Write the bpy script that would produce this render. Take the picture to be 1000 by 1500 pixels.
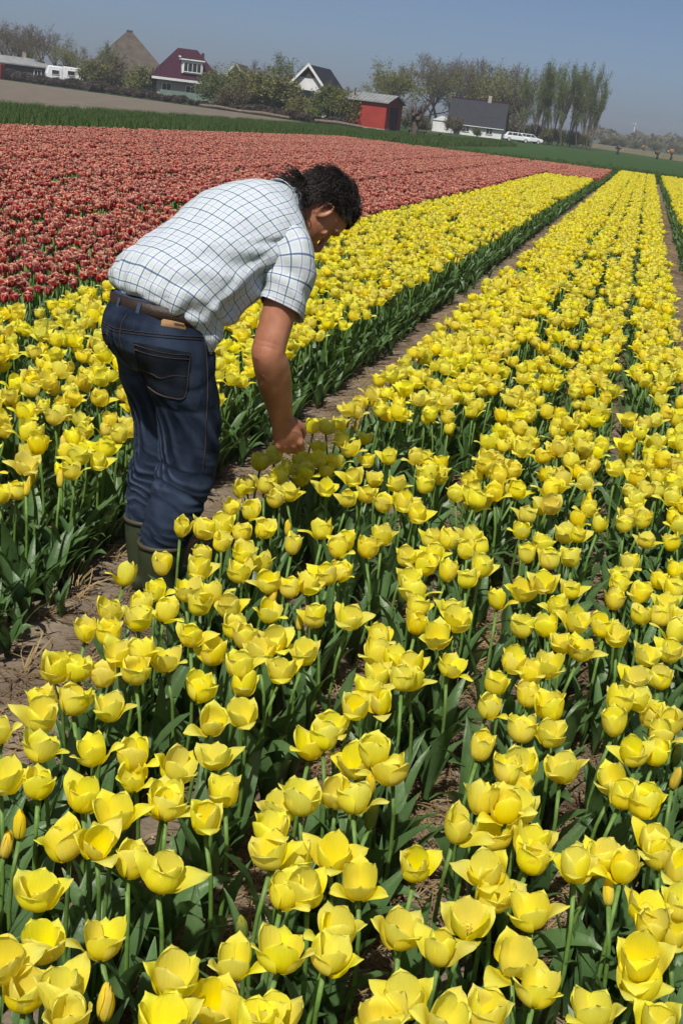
import bpy, bmesh, math, random
import numpy as np
from mathutils import Vector, Matrix, Euler, noise as mnoise
from mathutils.bvhtree import BVHTree

# ------------------------------------------------------------------ clear
for o in list(bpy.data.objects): bpy.data.objects.remove(o)
scene = bpy.context.scene
COL = scene.collection
R = math.radians
rnd = random.Random(11)
nrs = np.random.RandomState(5)

# ------------------------------------------------------------------ camera
FPX, CAMH = 1750.0, 1.70                      # focal length in photo pixels, eye height
ROLL, PITCH, YAW = math.atan(0.121), R(18.49293), R(11.73953)
_h = np.array([-math.sin(YAW), math.cos(YAW), 0.]); _r = np.array([math.cos(YAW), math.sin(YAW), 0.]); _u = np.array([0, 0, 1.])
FW = _h*math.cos(PITCH) - _u*math.sin(PITCH)
CU = _h*math.sin(PITCH) + _u*math.cos(PITCH)
IX = _r*math.cos(ROLL) + CU*math.sin(ROLL)
IY = _r*math.sin(ROLL) - CU*math.cos(ROLL)
CAMP = np.array([0, 0, CAMH])
cam_d = bpy.data.cameras.new('camera'); cam_o = bpy.data.objects.new('camera', cam_d); COL.objects.link(cam_o)
cam_d.sensor_fit = 'VERTICAL'; cam_d.sensor_height = 36.0; cam_d.sensor_width = 24.0; cam_d.lens = 36.0*FPX/1500
cam_d.clip_start = 0.05; cam_d.clip_end = 6000
cam_o.matrix_world = Matrix(((IX[0], -IY[0], -FW[0], 0), (IX[1], -IY[1], -FW[1], 0), (IX[2], -IY[2], -FW[2], CAMH), (0, 0, 0, 1)))
scene.camera = cam_o
def ray(x, y): return FW*FPX + IX*(x-500) + IY*(y-750)
def on(x, y, z=0.):                            # photo pixel -> point on the level z
    v = ray(x, y); return CAMP + v*((z-CAMH)/v[2])
def far(x, y, d):                              # photo pixel -> point d metres away over the ground
    v = ray(x, y); return CAMP + v*(d/math.hypot(v[0], v[1]))
def hor(x): return 215 + 0.121*(x-951)
def ppm(d): return FPX/(d*math.cos(PITCH))*0.93

# ------------------------------------------------------------------ sky, sun, exposure
SUN_EL, SUN_DIR = R(56), (-0.08, -1.0)         # the sun stands behind the camera
w = bpy.data.worlds.new('World'); scene.world = w; w.use_nodes = True
nt = w.node_tree; bg = nt.nodes['Background']
sky = nt.nodes.new('ShaderNodeTexSky'); sky.sky_type = 'NISHITA'; sky.sun_disc = False
sky.sun_elevation = SUN_EL; sky.sun_rotation = math.atan2(SUN_DIR[0], SUN_DIR[1])
sky.air_density = 0.5; sky.dust_density = 1.5; sky.ozone_density = 3.0; sky.altitude = 0
nt.links.new(sky.outputs[0], bg.inputs[0]); bg.inputs[1].default_value = 0.088
sd = bpy.data.lights.new('sun', 'SUN'); sd.energy = 5.0; sd.angle = R(1.2); sd.color = (1.0, 0.955, 0.88)
so = bpy.data.objects.new('sun', sd); COL.objects.link(so)
sv = Vector((SUN_DIR[0]*math.cos(SUN_EL), SUN_DIR[1]*math.cos(SUN_EL), math.sin(SUN_EL)*math.hypot(*SUN_DIR))).normalized()
so.rotation_euler = sv.to_track_quat('Z', 'Y').to_euler(); so.location = (0, 0, 30)
scene.view_settings.view_transform = 'Standard'; scene.view_settings.look = 'None'
scene.view_settings.exposure = 0.0; scene.view_settings.gamma = 1.0
scene.render.engine = 'CYCLES'
cy = scene.cycles
cy.max_bounces = 7; cy.diffuse_bounces = 4; cy.glossy_bounces = 2; cy.transmission_bounces = 4; cy.transparent_max_bounces = 6; cy.volume_bounces = 0
cy.caustics_reflective = False; cy.caustics_refractive = False
scene.render.resolution_x = 682; scene.render.resolution_y = 1024

# ------------------------------------------------------------------ helpers
def tag(o, label=None, cat=None, group=None, kind=None):
    if label: o['label'] = label
    if cat: o['category'] = cat
    if group: o['group'] = group
    if kind: o['kind'] = kind
    return o
def empty(name, loc=(0, 0, 0), rz=0., label=None, cat=None, group=None):
    o = bpy.data.objects.new(name, None); COL.objects.link(o); o.location = loc; o.rotation_euler = (0, 0, rz)
    o.empty_display_size = 0.1
    return tag(o, label, cat, group)
class MB:                                      # collects faces; build() links them as ONE mesh object
    def __init__(s): s.v = []; s.f = []; s.m = []; s.uv = []; s.n = 0
    def add(s, V, F, mat=0, uv=None, M=None):
        V = np.asarray(V, float).reshape(-1, 3)
        if M is not None:
            A = np.array(M); V = V @ A[:3, :3].T + A[:3, 3]
        s.v.append(V); n = s.n
        s.f.extend([tuple(i+n for i in q) for q in F]); s.m.extend([mat]*len(F) if isinstance(mat, int) else mat)
        s.uv.append(np.zeros((len(V), 2)) if uv is None else np.asarray(uv, float)); s.n += len(V)
        return s
    def box(s, c, d, rz=0., mat=0, M=None):
        x, y, z = [k/2 for k in d]; ca, sa = math.cos(rz), math.sin(rz)
        V = [(c[0]+ca*a*x-sa*b*y, c[1]+sa*a*x+ca*b*y, c[2]+e*z) for e in (-1, 1) for a, b in ((-1, -1), (1, -1), (1, 1), (-1, 1))]
        return s.add(V, [(3, 2, 1, 0), (4, 5, 6, 7), (0, 1, 5, 4), (1, 2, 6, 5), (2, 3, 7, 6), (3, 0, 4, 7)], mat, None, M)
    def tube(s, P, rad, k=6, mat=0, cap=True, ref=None):   # rad: number or (a, b) for each point
        V, F, U = tube_arrays(P, rad, k, cap, ref)
        return s.add(V, F, mat, U)
    def prism(s, poly, h, axis='y', at=0., mat=0, M=None):  # poly in the two other axes, extruded by h
        n = len(poly); V = []
        for e in (0, 1):
            for a, b in poly:
                V.append((a, at+e*h, b) if axis == 'y' else ((at+e*h, a, b) if axis == 'x' else (a, b, at+e*h)))
        F = [tuple(range(n))[::-1], tuple(range(n, 2*n))] + [(i, (i+1) % n, n+(i+1) % n, n+i) for i in range(n)]
        return s.add(V, F, mat, None, M)
    def mesh(s, name, mats, smooth=False):
        me = bpy.data.meshes.new(name); V = np.concatenate(s.v) if s.v else np.zeros((0, 3))
        me.from_pydata(V.tolist(), [], s.f)
        for m in (mats if isinstance(mats, (list, tuple)) else [mats]): me.materials.append(m)
        me.polygons.foreach_set('material_index', np.array(s.m, np.int32))
        if smooth: me.polygons.foreach_set('use_smooth', np.ones(len(s.f), bool))
        uv = np.concatenate(s.uv) if s.uv else np.zeros((0, 2))
        if np.any(uv):
            lay = me.uv_layers.new(name='UVMap'); idx = np.zeros(len(me.loops), np.int32); me.loops.foreach_get('vertex_index', idx)
            lay.data.foreach_set('uv', uv[idx].ravel())
        me.update(); return me
    def build(s, name, mats, parent=None, smooth=False):
        return link(name, s.mesh(name, mats, smooth), parent)
def link(name, me, parent=None):
    o = bpy.data.objects.new(name, me); COL.objects.link(o); o.parent = parent; return o
def tube_arrays(P, rad, k=6, cap=True, ref=None):
    P = np.asarray(P, float); n = len(P)
    if np.isscalar(rad): rad = [rad]*n
    T = np.gradient(P, axis=0); T /= np.linalg.norm(T, axis=1)[:, None]+1e-12
    a = np.array(ref if ref is not None else ((1, 0, 0) if abs(T[0][0]) < .8 else (0, 1, 0)), float)
    V = []; U = []; L = 0
    for i in range(n):
        a = a - T[i]*(a@T[i]); a /= np.linalg.norm(a)+1e-12; b = np.cross(T[i], a)
        ra, rb = rad[i] if not np.isscalar(rad[i]) else (rad[i], rad[i])
        if i: L += np.linalg.norm(P[i]-P[i-1])
        for j in range(k):
            t = 2*math.pi*j/k; V.append(P[i] + a*math.cos(t)*ra + b*math.sin(t)*rb); U.append((j/k, L))
    F = [(i*k+j, i*k+(j+1) % k, (i+1)*k+(j+1) % k, (i+1)*k+j) for i in range(n-1) for j in range(k)]
    if cap: F += [tuple(range(k))[::-1], tuple(range((n-1)*k, n*k))]
    return np.array(V), F, np.array(U)
def copy_tree(o, parent=None):
    c = o.copy(); COL.objects.link(c); c.parent = parent
    for ch in o.children: copy_tree(ch, c)
    return c

# ------------------------------------------------------------------ materials
def mat(name, col, rough=0.7, spec=0.3, col2=None, scale=6., detail=6., lo=0.35, hi=0.65, bump=0., bscale=None, metal=0., coord='Object', rand=0., sheen=0.):
    m = bpy.data.materials.new(name); m.use_nodes = True; t = m.node_tree; b = t.nodes['Principled BSDF']
    b.inputs['Base Color'].default_value = (*col, 1); b.inputs['Roughness'].default_value = rough
    b.inputs['Specular IOR Level'].default_value = spec; b.inputs['Metallic'].default_value = metal
    if sheen: b.inputs['Sheen Weight'].default_value = sheen
    tc = t.nodes.new('ShaderNodeTexCoord'); out = None
    if col2:
        n = t.nodes.new('ShaderNodeTexNoise'); n.inputs['Scale'].default_value = scale; n.inputs['Detail'].default_value = detail
        t.links.new(tc.outputs[coord], n.inputs['Vector'])
        mr = t.nodes.new('ShaderNodeMapRange'); mr.inputs[1].default_value = lo; mr.inputs[2].default_value = hi
        t.links.new(n.outputs[0], mr.inputs[0])
        mx = t.nodes.new('ShaderNodeMix'); mx.data_type = 'RGBA'; mx.inputs[6].default_value = (*col, 1); mx.inputs[7].default_value = (*col2, 1)
        t.links.new(mr.outputs[0], mx.inputs[0]); out = mx.outputs[2]
    if rand:
        oi = t.nodes.new('ShaderNodeObjectInfo'); mr = t.nodes.new('ShaderNodeMapRange')
        mr.inputs[3].default_value = 1-rand; mr.inputs[4].default_value = 1+rand; t.links.new(oi.outputs['Random'], mr.inputs[0])
        hs = t.nodes.new('ShaderNodeHueSaturation'); t.links.new(mr.outputs[0], hs.inputs['Value'])
        if out: t.links.new(out, hs.inputs['Color'])
        else: hs.inputs['Color'].default_value = (*col, 1)
        out = hs.outputs[0]
    if out: t.links.new(out, b.inputs['Base Color'])
    if bump:
        n = t.nodes.new('ShaderNodeTexNoise'); n.inputs['Scale'].default_value = bscale or scale*3; n.inputs['Detail'].default_value = 8
        t.links.new(tc.outputs[coord], n.inputs['Vector'])
        bp = t.nodes.new('ShaderNodeBump'); bp.inputs['Strength'].default_value = bump; bp.inputs['Distance'].default_value = 0.02
        t.links.new(n.outputs[0], bp.inputs['Height']); t.links.new(bp.outputs[0], b.inputs['Normal'])
    return m
def translucent(m, col, fac, src=None):        # light shining through thin petals and leaves
    t = m.node_tree; b = t.nodes['Principled BSDF']; o = t.nodes['Material Output']
    tr = t.nodes.new('ShaderNodeBsdfTranslucent'); tr.inputs[0].default_value = (*col, 1)
    if src is not None: t.links.new(src, tr.inputs[0])
    ms = t.nodes.new('ShaderNodeMixShader'); ms.inputs[0].default_value = fac
    t.links.new(b.outputs[0], ms.inputs[1]); t.links.new(tr.outputs[0], ms.inputs[2]); t.links.new(ms.outputs[0], o.inputs[0])
    return m
def math_node(t, op, a, b=None):
    n = t.nodes.new('ShaderNodeMath'); n.operation = op
    for i, q in enumerate((a, b)):
        if q is None: continue
        if isinstance(q, (int, float)): n.inputs[i].default_value = q
        else: t.links.new(q, n.inputs[i])
    return n.outputs[0]
def petal_mat(name, stops, edge=None, edge_pow=0.6, fac=0.4, sat_rand=0.06):
    # colour runs from the petal's base (v = 0) to its tip, with an optional own-coloured rim
    m = bpy.data.materials.new(name); m.use_nodes = True; t = m.node_tree; b = t.nodes['Principled BSDF']
    b.inputs['Roughness'].default_value = 0.6; b.inputs['Specular IOR Level'].default_value = 0.10
    uv = t.nodes.new('ShaderNodeUVMap'); sp = t.nodes.new('ShaderNodeSeparateXYZ'); t.links.new(uv.outputs[0], sp.inputs[0])
    u, v = sp.outputs[0], sp.outputs[1]
    cr = t.nodes.new('ShaderNodeValToRGB'); t.links.new(v, cr.inputs[0])
    while len(cr.color_ramp.elements) < len(stops): cr.color_ramp.elements.new(0.5)
    for e, (p, c) in zip(cr.color_ramp.elements, stops): e.position = p; e.color = (*c, 1)
    col = cr.outputs[0]
    tc = t.nodes.new('ShaderNodeTexCoord')
    if edge:
        au = math_node(t, 'ABSOLUTE', math_node(t, 'SUBTRACT', math_node(t, 'MULTIPLY', u, 2.0), 1.0))
        mxv = math_node(t, 'MAXIMUM', math_node(t, 'MULTIPLY', au, .82), math_node(t, 'POWER', v, 1.9))
        n = t.nodes.new('ShaderNodeTexNoise'); n.inputs['Scale'].default_value = 9; t.links.new(uv.outputs[0], n.inputs['Vector'])
        mxv = math_node(t, 'ADD', mxv, math_node(t, 'MULTIPLY', math_node(t, 'SUBTRACT', n.outputs[0], 0.5), 0.35))
        mr = t.nodes.new('ShaderNodeMapRange'); mr.inputs[1].default_value = edge_pow; mr.inputs[2].default_value = 1.0; t.links.new(mxv, mr.inputs[0])
        mx = t.nodes.new('ShaderNodeMix'); mx.data_type = 'RGBA'; t.links.new(mr.outputs[0], mx.inputs[0]); t.links.new(col, mx.inputs[6]); mx.inputs[7].default_value = (*edge, 1)
        col = mx.outputs[2]
    # fine lengthwise veins
    sc = t.nodes.new('ShaderNodeMapping'); sc.inputs['Scale'].default_value = (26, 2.2, 1); t.links.new(uv.outputs[0], sc.inputs[0])
    n2 = t.nodes.new('ShaderNodeTexNoise'); n2.inputs['Scale'].default_value = 1.0; n2.inputs['Detail'].default_value = 3; t.links.new(sc.outputs[0], n2.inputs['Vector'])
    oi = t.nodes.new('ShaderNodeObjectInfo')
    val = math_node(t, 'ADD', math_node(t, 'MULTIPLY', n2.outputs[0], 0.16), math_node(t, 'ADD', 0.92-sat_rand, math_node(t, 'MULTIPLY', oi.outputs['Random'], 2*sat_rand)))
    hs = t.nodes.new('ShaderNodeHueSaturation'); t.links.new(col, hs.inputs['Color']); t.links.new(val, hs.inputs['Value'])
    t.links.new(math_node(t, 'ADD', 0.9, math_node(t, 'MULTIPLY', oi.outputs['Random'], 0.14)), hs.inputs['Saturation'])
    t.links.new(math_node(t, 'ADD', .492, math_node(t, 'MULTIPLY', math_node(t, 'FRACT', math_node(t, 'MULTIPLY', oi.outputs['Random'], 7.3)), .016)), hs.inputs['Hue'])
    col = hs.outputs[0]; t.links.new(col, b.inputs['Base Color'])
    bp = t.nodes.new('ShaderNodeBump'); bp.inputs['Strength'].default_value = 0.35; bp.inputs['Distance'].default_value = 0.004
    t.links.new(n2.outputs[0], bp.inputs['Height']); t.links.new(bp.outputs[0], b.inputs['Normal'])
    return translucent(m, (1, 1, 1), fac, col)
M = {}
M['petal'] = petal_mat('yellow_petal', [(0, (0.72, 0.60, 0.02)), (0.25, (0.92, 0.80, 0.022)), (0.7, (0.95, 0.865, 0.06)), (1, (0.95, 0.89, 0.13))], fac=0.48)
M['redpetal'] = petal_mat('red_petal', [(0, (0.30, 0.10, 0.02)), (0.2, (0.33, 0.008, 0.014)), (0.72, (0.42, 0.016, 0.018)), (1, (0.74, 0.27, 0.16))], edge=(0.93, 0.64, 0.45), edge_pow=0.52, fac=0.3, sat_rand=0.12)
M['greenpetal'] = petal_mat('green_bud_petal', [(0, (0.16, 0.25, 0.04)), (0.6, (0.24, 0.33, 0.05)), (1, (0.5, 0.5, 0.06))], fac=0.3)
M['budpetal'] = petal_mat('bud_petal', [(0, (0.66, 0.58, 0.06)), (0.5, (0.86, 0.68, 0.04)), (1, (0.88, 0.66, 0.03))], fac=0.3)
M['stem'] = translucent(mat('tulip_stem', (0.10, 0.19, 0.035), 0.5, 0.35, (0.14, 0.24, 0.05), 30, rand=.12), (0.14, 0.25, 0.04), 0.12)
M['leaf'] = translucent(mat('tulip_leaf', (0.058, 0.118, 0.036), 0.42, 0.42, (0.095, 0.170, 0.058), 14, bump=0.12, bscale=60, rand=.18), (0.14, 0.26, 0.04), 0.24)
M['stamen'] = mat('stamen', (0.72, 0.58, 0.06), 0.7)
M['soil'] = mat('soil', (0.125, 0.094, 0.066), 0.95, 0.1, (0.225, 0.180, 0.132), 3.2, 10, bump=0.9, bscale=26)
M['straw'] = mat('straw', (0.33, 0.235, 0.12), 0.75, 0.2, (0.13, 0.085, 0.05), 2.2, lo=.42, hi=.6)
M['pebble'] = mat('pebble', (0.62, 0.60, 0.55), 0.6, 0.3, (0.35, 0.32, 0.28), 9)
M['grass'] = mat('grass', (0.032, 0.066, 0.018), 0.9, 0.1, (0.048, 0.086, 0.026), 0.35, 8, bump=.6, bscale=9)
M['plough'] = mat('ploughed_soil', (0.130, 0.108, 0.084), 0.95, 0.1, (0.180, 0.152, 0.120), 0.5, 10, bump=1., bscale=3)
M['blade'] = translucent(mat('grass_blade', (0.050, 0.088, 0.022), 0.7, 0.2, (0.088, 0.132, 0.038), 0.8, rand=.2), (0.09, 0.18, 0.03), .25)
M['asphalt'] = mat('asphalt', (0.16, 0.155, 0.15), 0.9, 0.2, (0.2, 0.195, 0.185), 1.2)

# ================================================================== the ground
def sheet(name, poly, z, m, kind='structure'):
    o = MB().add([(x, y, z) for x, y in poly], [tuple(range(len(poly)))]).build(name, m); tag(o, kind=kind); return o
sheet('ground', [(-2500, -300), (2500, -300), (2500, 4500), (-2500, 4500)], -0.06, M['grass'])
def fbm(x, y, s, seed=0.): return mnoise.fractal(Vector((x*s+seed, y*s-seed, seed)), 1.0, 2.1, 4)
# tilled soil: fine relief near the camera, plain further off
def soil_patch(x0, x1, y0, y1, st):
    nx, ny = int((x1-x0)/st), int((y1-y0)/st); V = []; F = []
    for j in range(ny+1):
        for i in range(nx+1):
            x = x0+(x1-x0)*i/nx; y = y0+(y1-y0)*j/ny
            e = min(1., (min(x-x0, x1-x, y-y0, y1-y))/0.25)
            V.append((x, y, (0.013*fbm(x, y, 3.5, 3.) + 0.008*fbm(x, y, 17., 8.) + 0.004*fbm(x, y, 60., 1.))*e - 0.004))
    for j in range(ny):
        for i in range(nx):
            a = j*(nx+1)+i; F.append((a, a+1, a+nx+2, a+nx+1))
    return V, F
sb = MB().add(*soil_patch(-2.1, 0.9, 0.6, 6.6, 0.02))
for x0, x1, y0, y1 in ((-15.2, -2.1, -2, 6.6), (0.9, 12, -2, 6.6), (-2.1, 0.9, -2, 0.6), (-15.2, 12, 6.6, 63.2)):
    sb.add([(x0, y0, -.004), (x1, y0, -.004), (x1, y1, -.004), (x0, y1, -.004)], [(0, 1, 2, 3)])
tag(sb.build('soil', M['soil'], smooth=True), kind='structure')
sheet('ploughed_field', [(-31, 20), (-31, 124), (-49, 144), (-105, 189), (-190, 255), (-190, 20)], -0.03, M['plough'])
# road on a low bank behind the field, to the right
ra, rb = on(880, 217, 0), on(1010, 237, 0); rdv = (rb-ra); rdv /= np.linalg.norm(rdv); rnn = np.array([-rdv[1], rdv[0], 0])
A0, B0 = ra-rdv*400, ra+rdv*500
def strip(a, b, lo, hi, z0, z1):
    return [tuple(a+rnn*lo+np.array([0, 0, z0])), tuple(b+rnn*lo+np.array([0, 0, z0])), tuple(b+rnn*hi+np.array([0, 0, z1])), tuple(a+rnn*hi+np.array([0, 0, z1]))]
ra0, rb0 = ra-rdv*30, ra+rdv*420
bk = MB()
for lo, hi, z0, z1 in ((-4, -2.4, -.06, .80), (-2.4, 4.4, .80, .80), (4.4, 7, .80, -.06)): bk.add(strip(ra0, rb0, lo, hi, z0, z1), [(0, 1, 2, 3)])
bk.m = [1, 0, 0]; M['reed'] = mat('dry_reed', (.20, .165, .105), .9, .1, (.10, .10, .05), 1.5)
tag(bk.build('road_bank', [M['grass'], M['reed']]), kind='structure')
tag(MB().add(strip(ra0, rb0, -1.6, 3.6, .806, .806), [(0, 1, 2, 3)]).build('road', M['asphalt']), kind='structure')

# ================================================================== tulips: the pieces
VK = [0, .12, .3, .5, .7, .85, 1]
PROF = {  # radius and height of a petal's mid line, from its foot to its tip, and how wide it is
    'cup_o': ([.003, .018, .031, .037, .0362, .0385, .047], [0, .003, .014, .031, .049, .060, .067], 1.12),
    'cup_i': ([.003, .015, .027, .033, .034, .032, .030], [0, .004, .016, .034, .054, .067, .075], 1.12),
    'open_o': ([.003, .019, .033, .0402, .0415, .0465, .057], [0, .003, .013, .028, .044, .054, .061], 1.08),
    'open_i': ([.003, .016, .028, .0345, .037, .0375, .038], [0, .004, .016, .034, .053, .065, .073], 1.1),
    'flare': ([.003, .018, .032, .041, .050, .063, .080], [0, .003, .013, .027, .039, .045, .045], 0.86),
    'tall_o': ([.003, .015, .026, .031, .032, .0325, .037], [0, .004, .017, .036, .055, .067, .076], 0.95),
    'tall_i': ([.003, .013, .023, .028, .028, .026, .022], [0, .004, .019, .039, .059, .072, .081], 0.92),
    'bud_o': ([.003, .009, .0135, .0145, .012, .008, .002], [0, .004, .016, .033, .050, .060, .068], 0.52),
    'bud_i': ([.003, .008, .012, .013, .010, .006, .001], [0, .004, .016, .033, .052, .064, .073], 0.48)}
def petal_arrays(kind, seed, nu=6, nv=10):
    rr, zz, ws = PROF[kind]; q = random.Random(seed)
    wk = [.005, .014, .027, .0325, .0305, .021, 0.0]; a = q.uniform(-1, 1); b = q.uniform(-1, 1); c = q.uniform(0, 6)
    V = []; U = []
    for j in range(nv+1):
        v = j/nv; v = v**0.9
        r = np.interp(v, VK, rr); z = np.interp(v, VK, zz); wd = np.interp(v, [0, .12, .3, .5, .7, .86, .96, 1], [.005, .014, .027, .033, .0315, .0215, .0095, .0005])*ws
        r *= 1+0.08*a*v; z *= 1+0.09*b*v
        rc = max(r*(1.0+0.9*max(0, v-.55)), .012)
        for i in range(nu+1):
            u = -1+2*i/nu; s = u*wd; ph = max(-1.5, min(1.5, s/rc))
            crease = 0.0022*math.exp(-(u*3.2)**2)*math.sin(math.pi*min(1, v*1.05))
            wob = 0.0028*math.sin(c+3.1*u+5*v)*abs(u)*v
            x = r-rc+rc*math.cos(ph)-crease+wob; y = rc*math.sin(ph)
            V.append((x, y, z+wob*.8 - 0.004*u*u*v)); U.append(((u+1)/2, v if v > 0 else .001))
    F = [(j*(nu+1)+i, j*(nu+1)+i+1, (j+1)*(nu+1)+i+1, (j+1)*(nu+1)+i) for j in range(nv) for i in range(nu)]
    return np.array(V), F, np.array(U)
def leaf_arrays(seed, nu=4, nv=8):
    q = random.Random(seed); L = q.uniform(.20, .31); wmax = q.uniform(.017, .029); lean = q.uniform(.05, .42); droop = q.uniform(.05, .9) if q.random() < .68 else q.uniform(.9, 2.0)
    tw = q.uniform(-.7, .7); side = q.uniform(-.25, .25); P = np.array([.006, 0, .012]); th = R(86)-lean*.4; V = []; U = []
    for j in range(nv+1):
        v = j/nv
        if j:
            th -= (lean*.18+droop*v*v*.42)*8/nv*.55; P = P+np.array([math.cos(th), side*v, math.sin(th)])*L/nv
        wd = np.interp(v, [0, .1, .35, .6, .85, 1], [.5, .7, 1, .86, .42, .02])*wmax
        T = np.array([math.cos(th), 0, math.sin(th)]); N = np.array([-math.sin(th), 0, math.cos(th)]); S = np.array([0, 1., 0])
        S2 = S*math.cos(tw*v)+N*math.sin(tw*v); N2 = np.cross(T, S2)*-1
        fold = np.interp(v, [0, .3, 1], [1.1, .55, .25])
        for i in range(nu+1):
            u = -1+2*i/nu
            V.append(P+S2*u*wd*math.cos(fold*.6)+N*(abs(u)**1.4)*wd*math.sin(fold)*.9 + N*0.003*math.sin(7*v+seed+4*u)*abs(u)); U.append(((u+1)/2, max(v, .001)))
    F = [(j*(nu+1)+i, j*(nu+1)+i+1, (j+1)*(nu+1)+i+1, (j+1)*(nu+1)+i) for j in range(nv) for i in range(nu)]
    return np.array(V), F, np.array(U)
def stem_arrays(seed, k=7):                    # unit height, slight bend; the top stays over the foot
    q = random.Random(seed); bx, by = q.uniform(-.03, .03), q.uniform(-.03, .03)
    return tube_arrays([(bx*math.sin(math.pi*t), by*math.sin(math.pi*t), t) for t in (0, .25, .5, .75, 1.0)], [.0052, .005, .0046, .0043, .0046], k, True)
def me_of(name, arr, m, smooth=True): return MB().add(arr[0], arr[1], 0, arr[2]).mesh(name, m, smooth)
PETAL = {}
for kd in PROF:
    PETAL[kd] = [me_of('petal', petal_arrays(kd, 31*i+hash(len(kd)*7)), M['budpetal'] if kd[:3] == 'bud' else M['petal']) for i in range(4)]
PETAL['green_o'] = [me_of('petal', petal_arrays('bud_o', i), M['greenpetal']) for i in range(2)]
PETAL['green_i'] = [me_of('petal', petal_arrays('bud_i', i), M['greenpetal']) for i in range(2)]
LEAF = [me_of('leaf', leaf_arrays(s), M['leaf']) for s in range(14)]
STEM = [me_of('stem', stem_arrays(s), M['stem']) for s in range(5)]
stm = MB()
for i in range(6):
    a = i*math.pi/3; stm.tube([(0.004*math.cos(a), .004*math.sin(a), .004), (.009*math.cos(a), .009*math.sin(a), .026)], [.0008, .0016], 4)
stm.tube([(0, 0, .002), (0, 0, .022), (0, 0, .026)], [.0022, .0022, .0035], 5)
STAMEN = stm.mesh('stamens', M['stamen'])

def flower_plan(t, q):                         # which six petals a flower of this state has, with their turns
    plan = []
    for i in range(6):
        outer = i % 2 == 0; a = i*math.pi/3+q.uniform(-.09, .09); tilt = q.uniform(-.11, .11)
        if t == 'C': kd = 'cup_o' if outer else 'cup_i'
        elif t == 'S': kd = 'open_o' if outer else 'open_i'
        elif t == 'T': kd = 'tall_o' if outer else 'tall_i'
        elif t == 'B': kd = 'bud_o' if outer else 'bud_i'; tilt *= .3
        else: kd = 'green_o' if outer else 'green_i'; tilt *= .3
        if outer and t in 'CST' and q.random() < (.40 if t == 'C' else .42 if t == 'S' else .18): kd = 'flare'
        if t == 'S': tilt -= .0
        plan.append((kd, a, tilt, q.uniform(.89, 1.08)))
    return plan
def petal_matrix(a, tilt, sc): return Matrix.Rotation(a, 4, 'Z') @ Matrix.Rotation(-tilt, 4, 'Y') @ Matrix.Diagonal((sc, sc, sc, 1))

def tulip(x, y, h, t, seed, label, group, fs=1.0, z0=-.004):
    q = random.Random(seed); rt = empty('yellow_tulip', (x, y, z0), q.uniform(0, 6.28), label, 'tulip', group)
    st = link('stem', q.choice(STEM), rt); top = Matrix.Translation((0, 0, h)); st.scale = (1, 1, h+.004)
    lx, ly = q.uniform(-.12, .12), q.uniform(-.12, .12)
    st.matrix_local = Matrix(((1, 0, lx, 0), (0, 1, ly, 0), (0, 0, 1, 0), (0, 0, 0, 1))) @ Matrix.Diagonal((1, 1, h+.004, 1)) if False else Matrix.Diagonal((1, 1, h+.004, 1))
    hd = top @ Euler((q.gauss(0, .13), q.gauss(0, .13), q.uniform(0, 6.28))).to_matrix().to_4x4()
    for kd, a, tl, sc in flower_plan(t, q):
        p = link('petal', q.choice(PETAL[kd]), rt); p.matrix_local = hd @ petal_matrix(a, tl, sc*fs)
    if t == 'S' and seed % 3 == 0:
        s = link('stamens', STAMEN, rt); s.matrix_local = hd
    a0 = q.uniform(0, 6.28)
    for i in range(q.choice((2, 3, 3, 4))):
        lf = link('leaf', q.choice(LEAF), rt); lsz = q.uniform(.85, 1.15)*(1, 1, .9, .75)[i]
        lf.matrix_local = Matrix.Translation((0, 0, i*.02)) @ Matrix.Rotation(a0+i*2.3+q.uniform(-.4, .4), 4, 'Z') @ Matrix.Diagonal((lsz, lsz, lsz, 1))
    return rt

# one-mesh tulips for the masses behind (parts too small to show)
def tulip_mesh(name, t, seed, petal_m, h):
    q = random.Random(seed); b = MB(); V, F, U = stem_arrays(seed, 5); b.add(V*np.array([1.1, 1.1, h]), F, 0, U)
    hd = Matrix.Translation((0, 0, h)) @ Euler((q.gauss(0, .12), q.gauss(0, .12), q.uniform(0, 6.28))).to_matrix().to_4x4()
    for kd, a, tl, sc in flower_plan(t, q):
        V, F, U = petal_arrays(kd, q.randrange(99), 4, 6); b.add(V, F, 1, U, hd @ petal_matrix(a, tl, sc*.92))
    a0 = q.uniform(0, 6.28)
    for i in range(3):
        V, F, U = leaf_arrays(q.randrange(50), 2, 6); b.add(V, F, 2, U, Matrix.Translation((0, 0, i*.02)) @ Matrix.Rotation(a0+i*2.2, 4, 'Z'))
    return b.mesh(name, [M['stem'], petal_m, M['leaf']], True)
def leaf_clump_mesh(name, seed):               # a plant without a flower, for the bed edges
    q = random.Random(seed); b = MB()
    for i in range(4):
        V, F, U = leaf_arrays(q.randrange(60), 2, 6); b.add(V, F, 0, U, Matrix.Rotation(i*1.6+q.random(), 4, 'Z'))
    return b.mesh(name, [M['leaf']], True)
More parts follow.
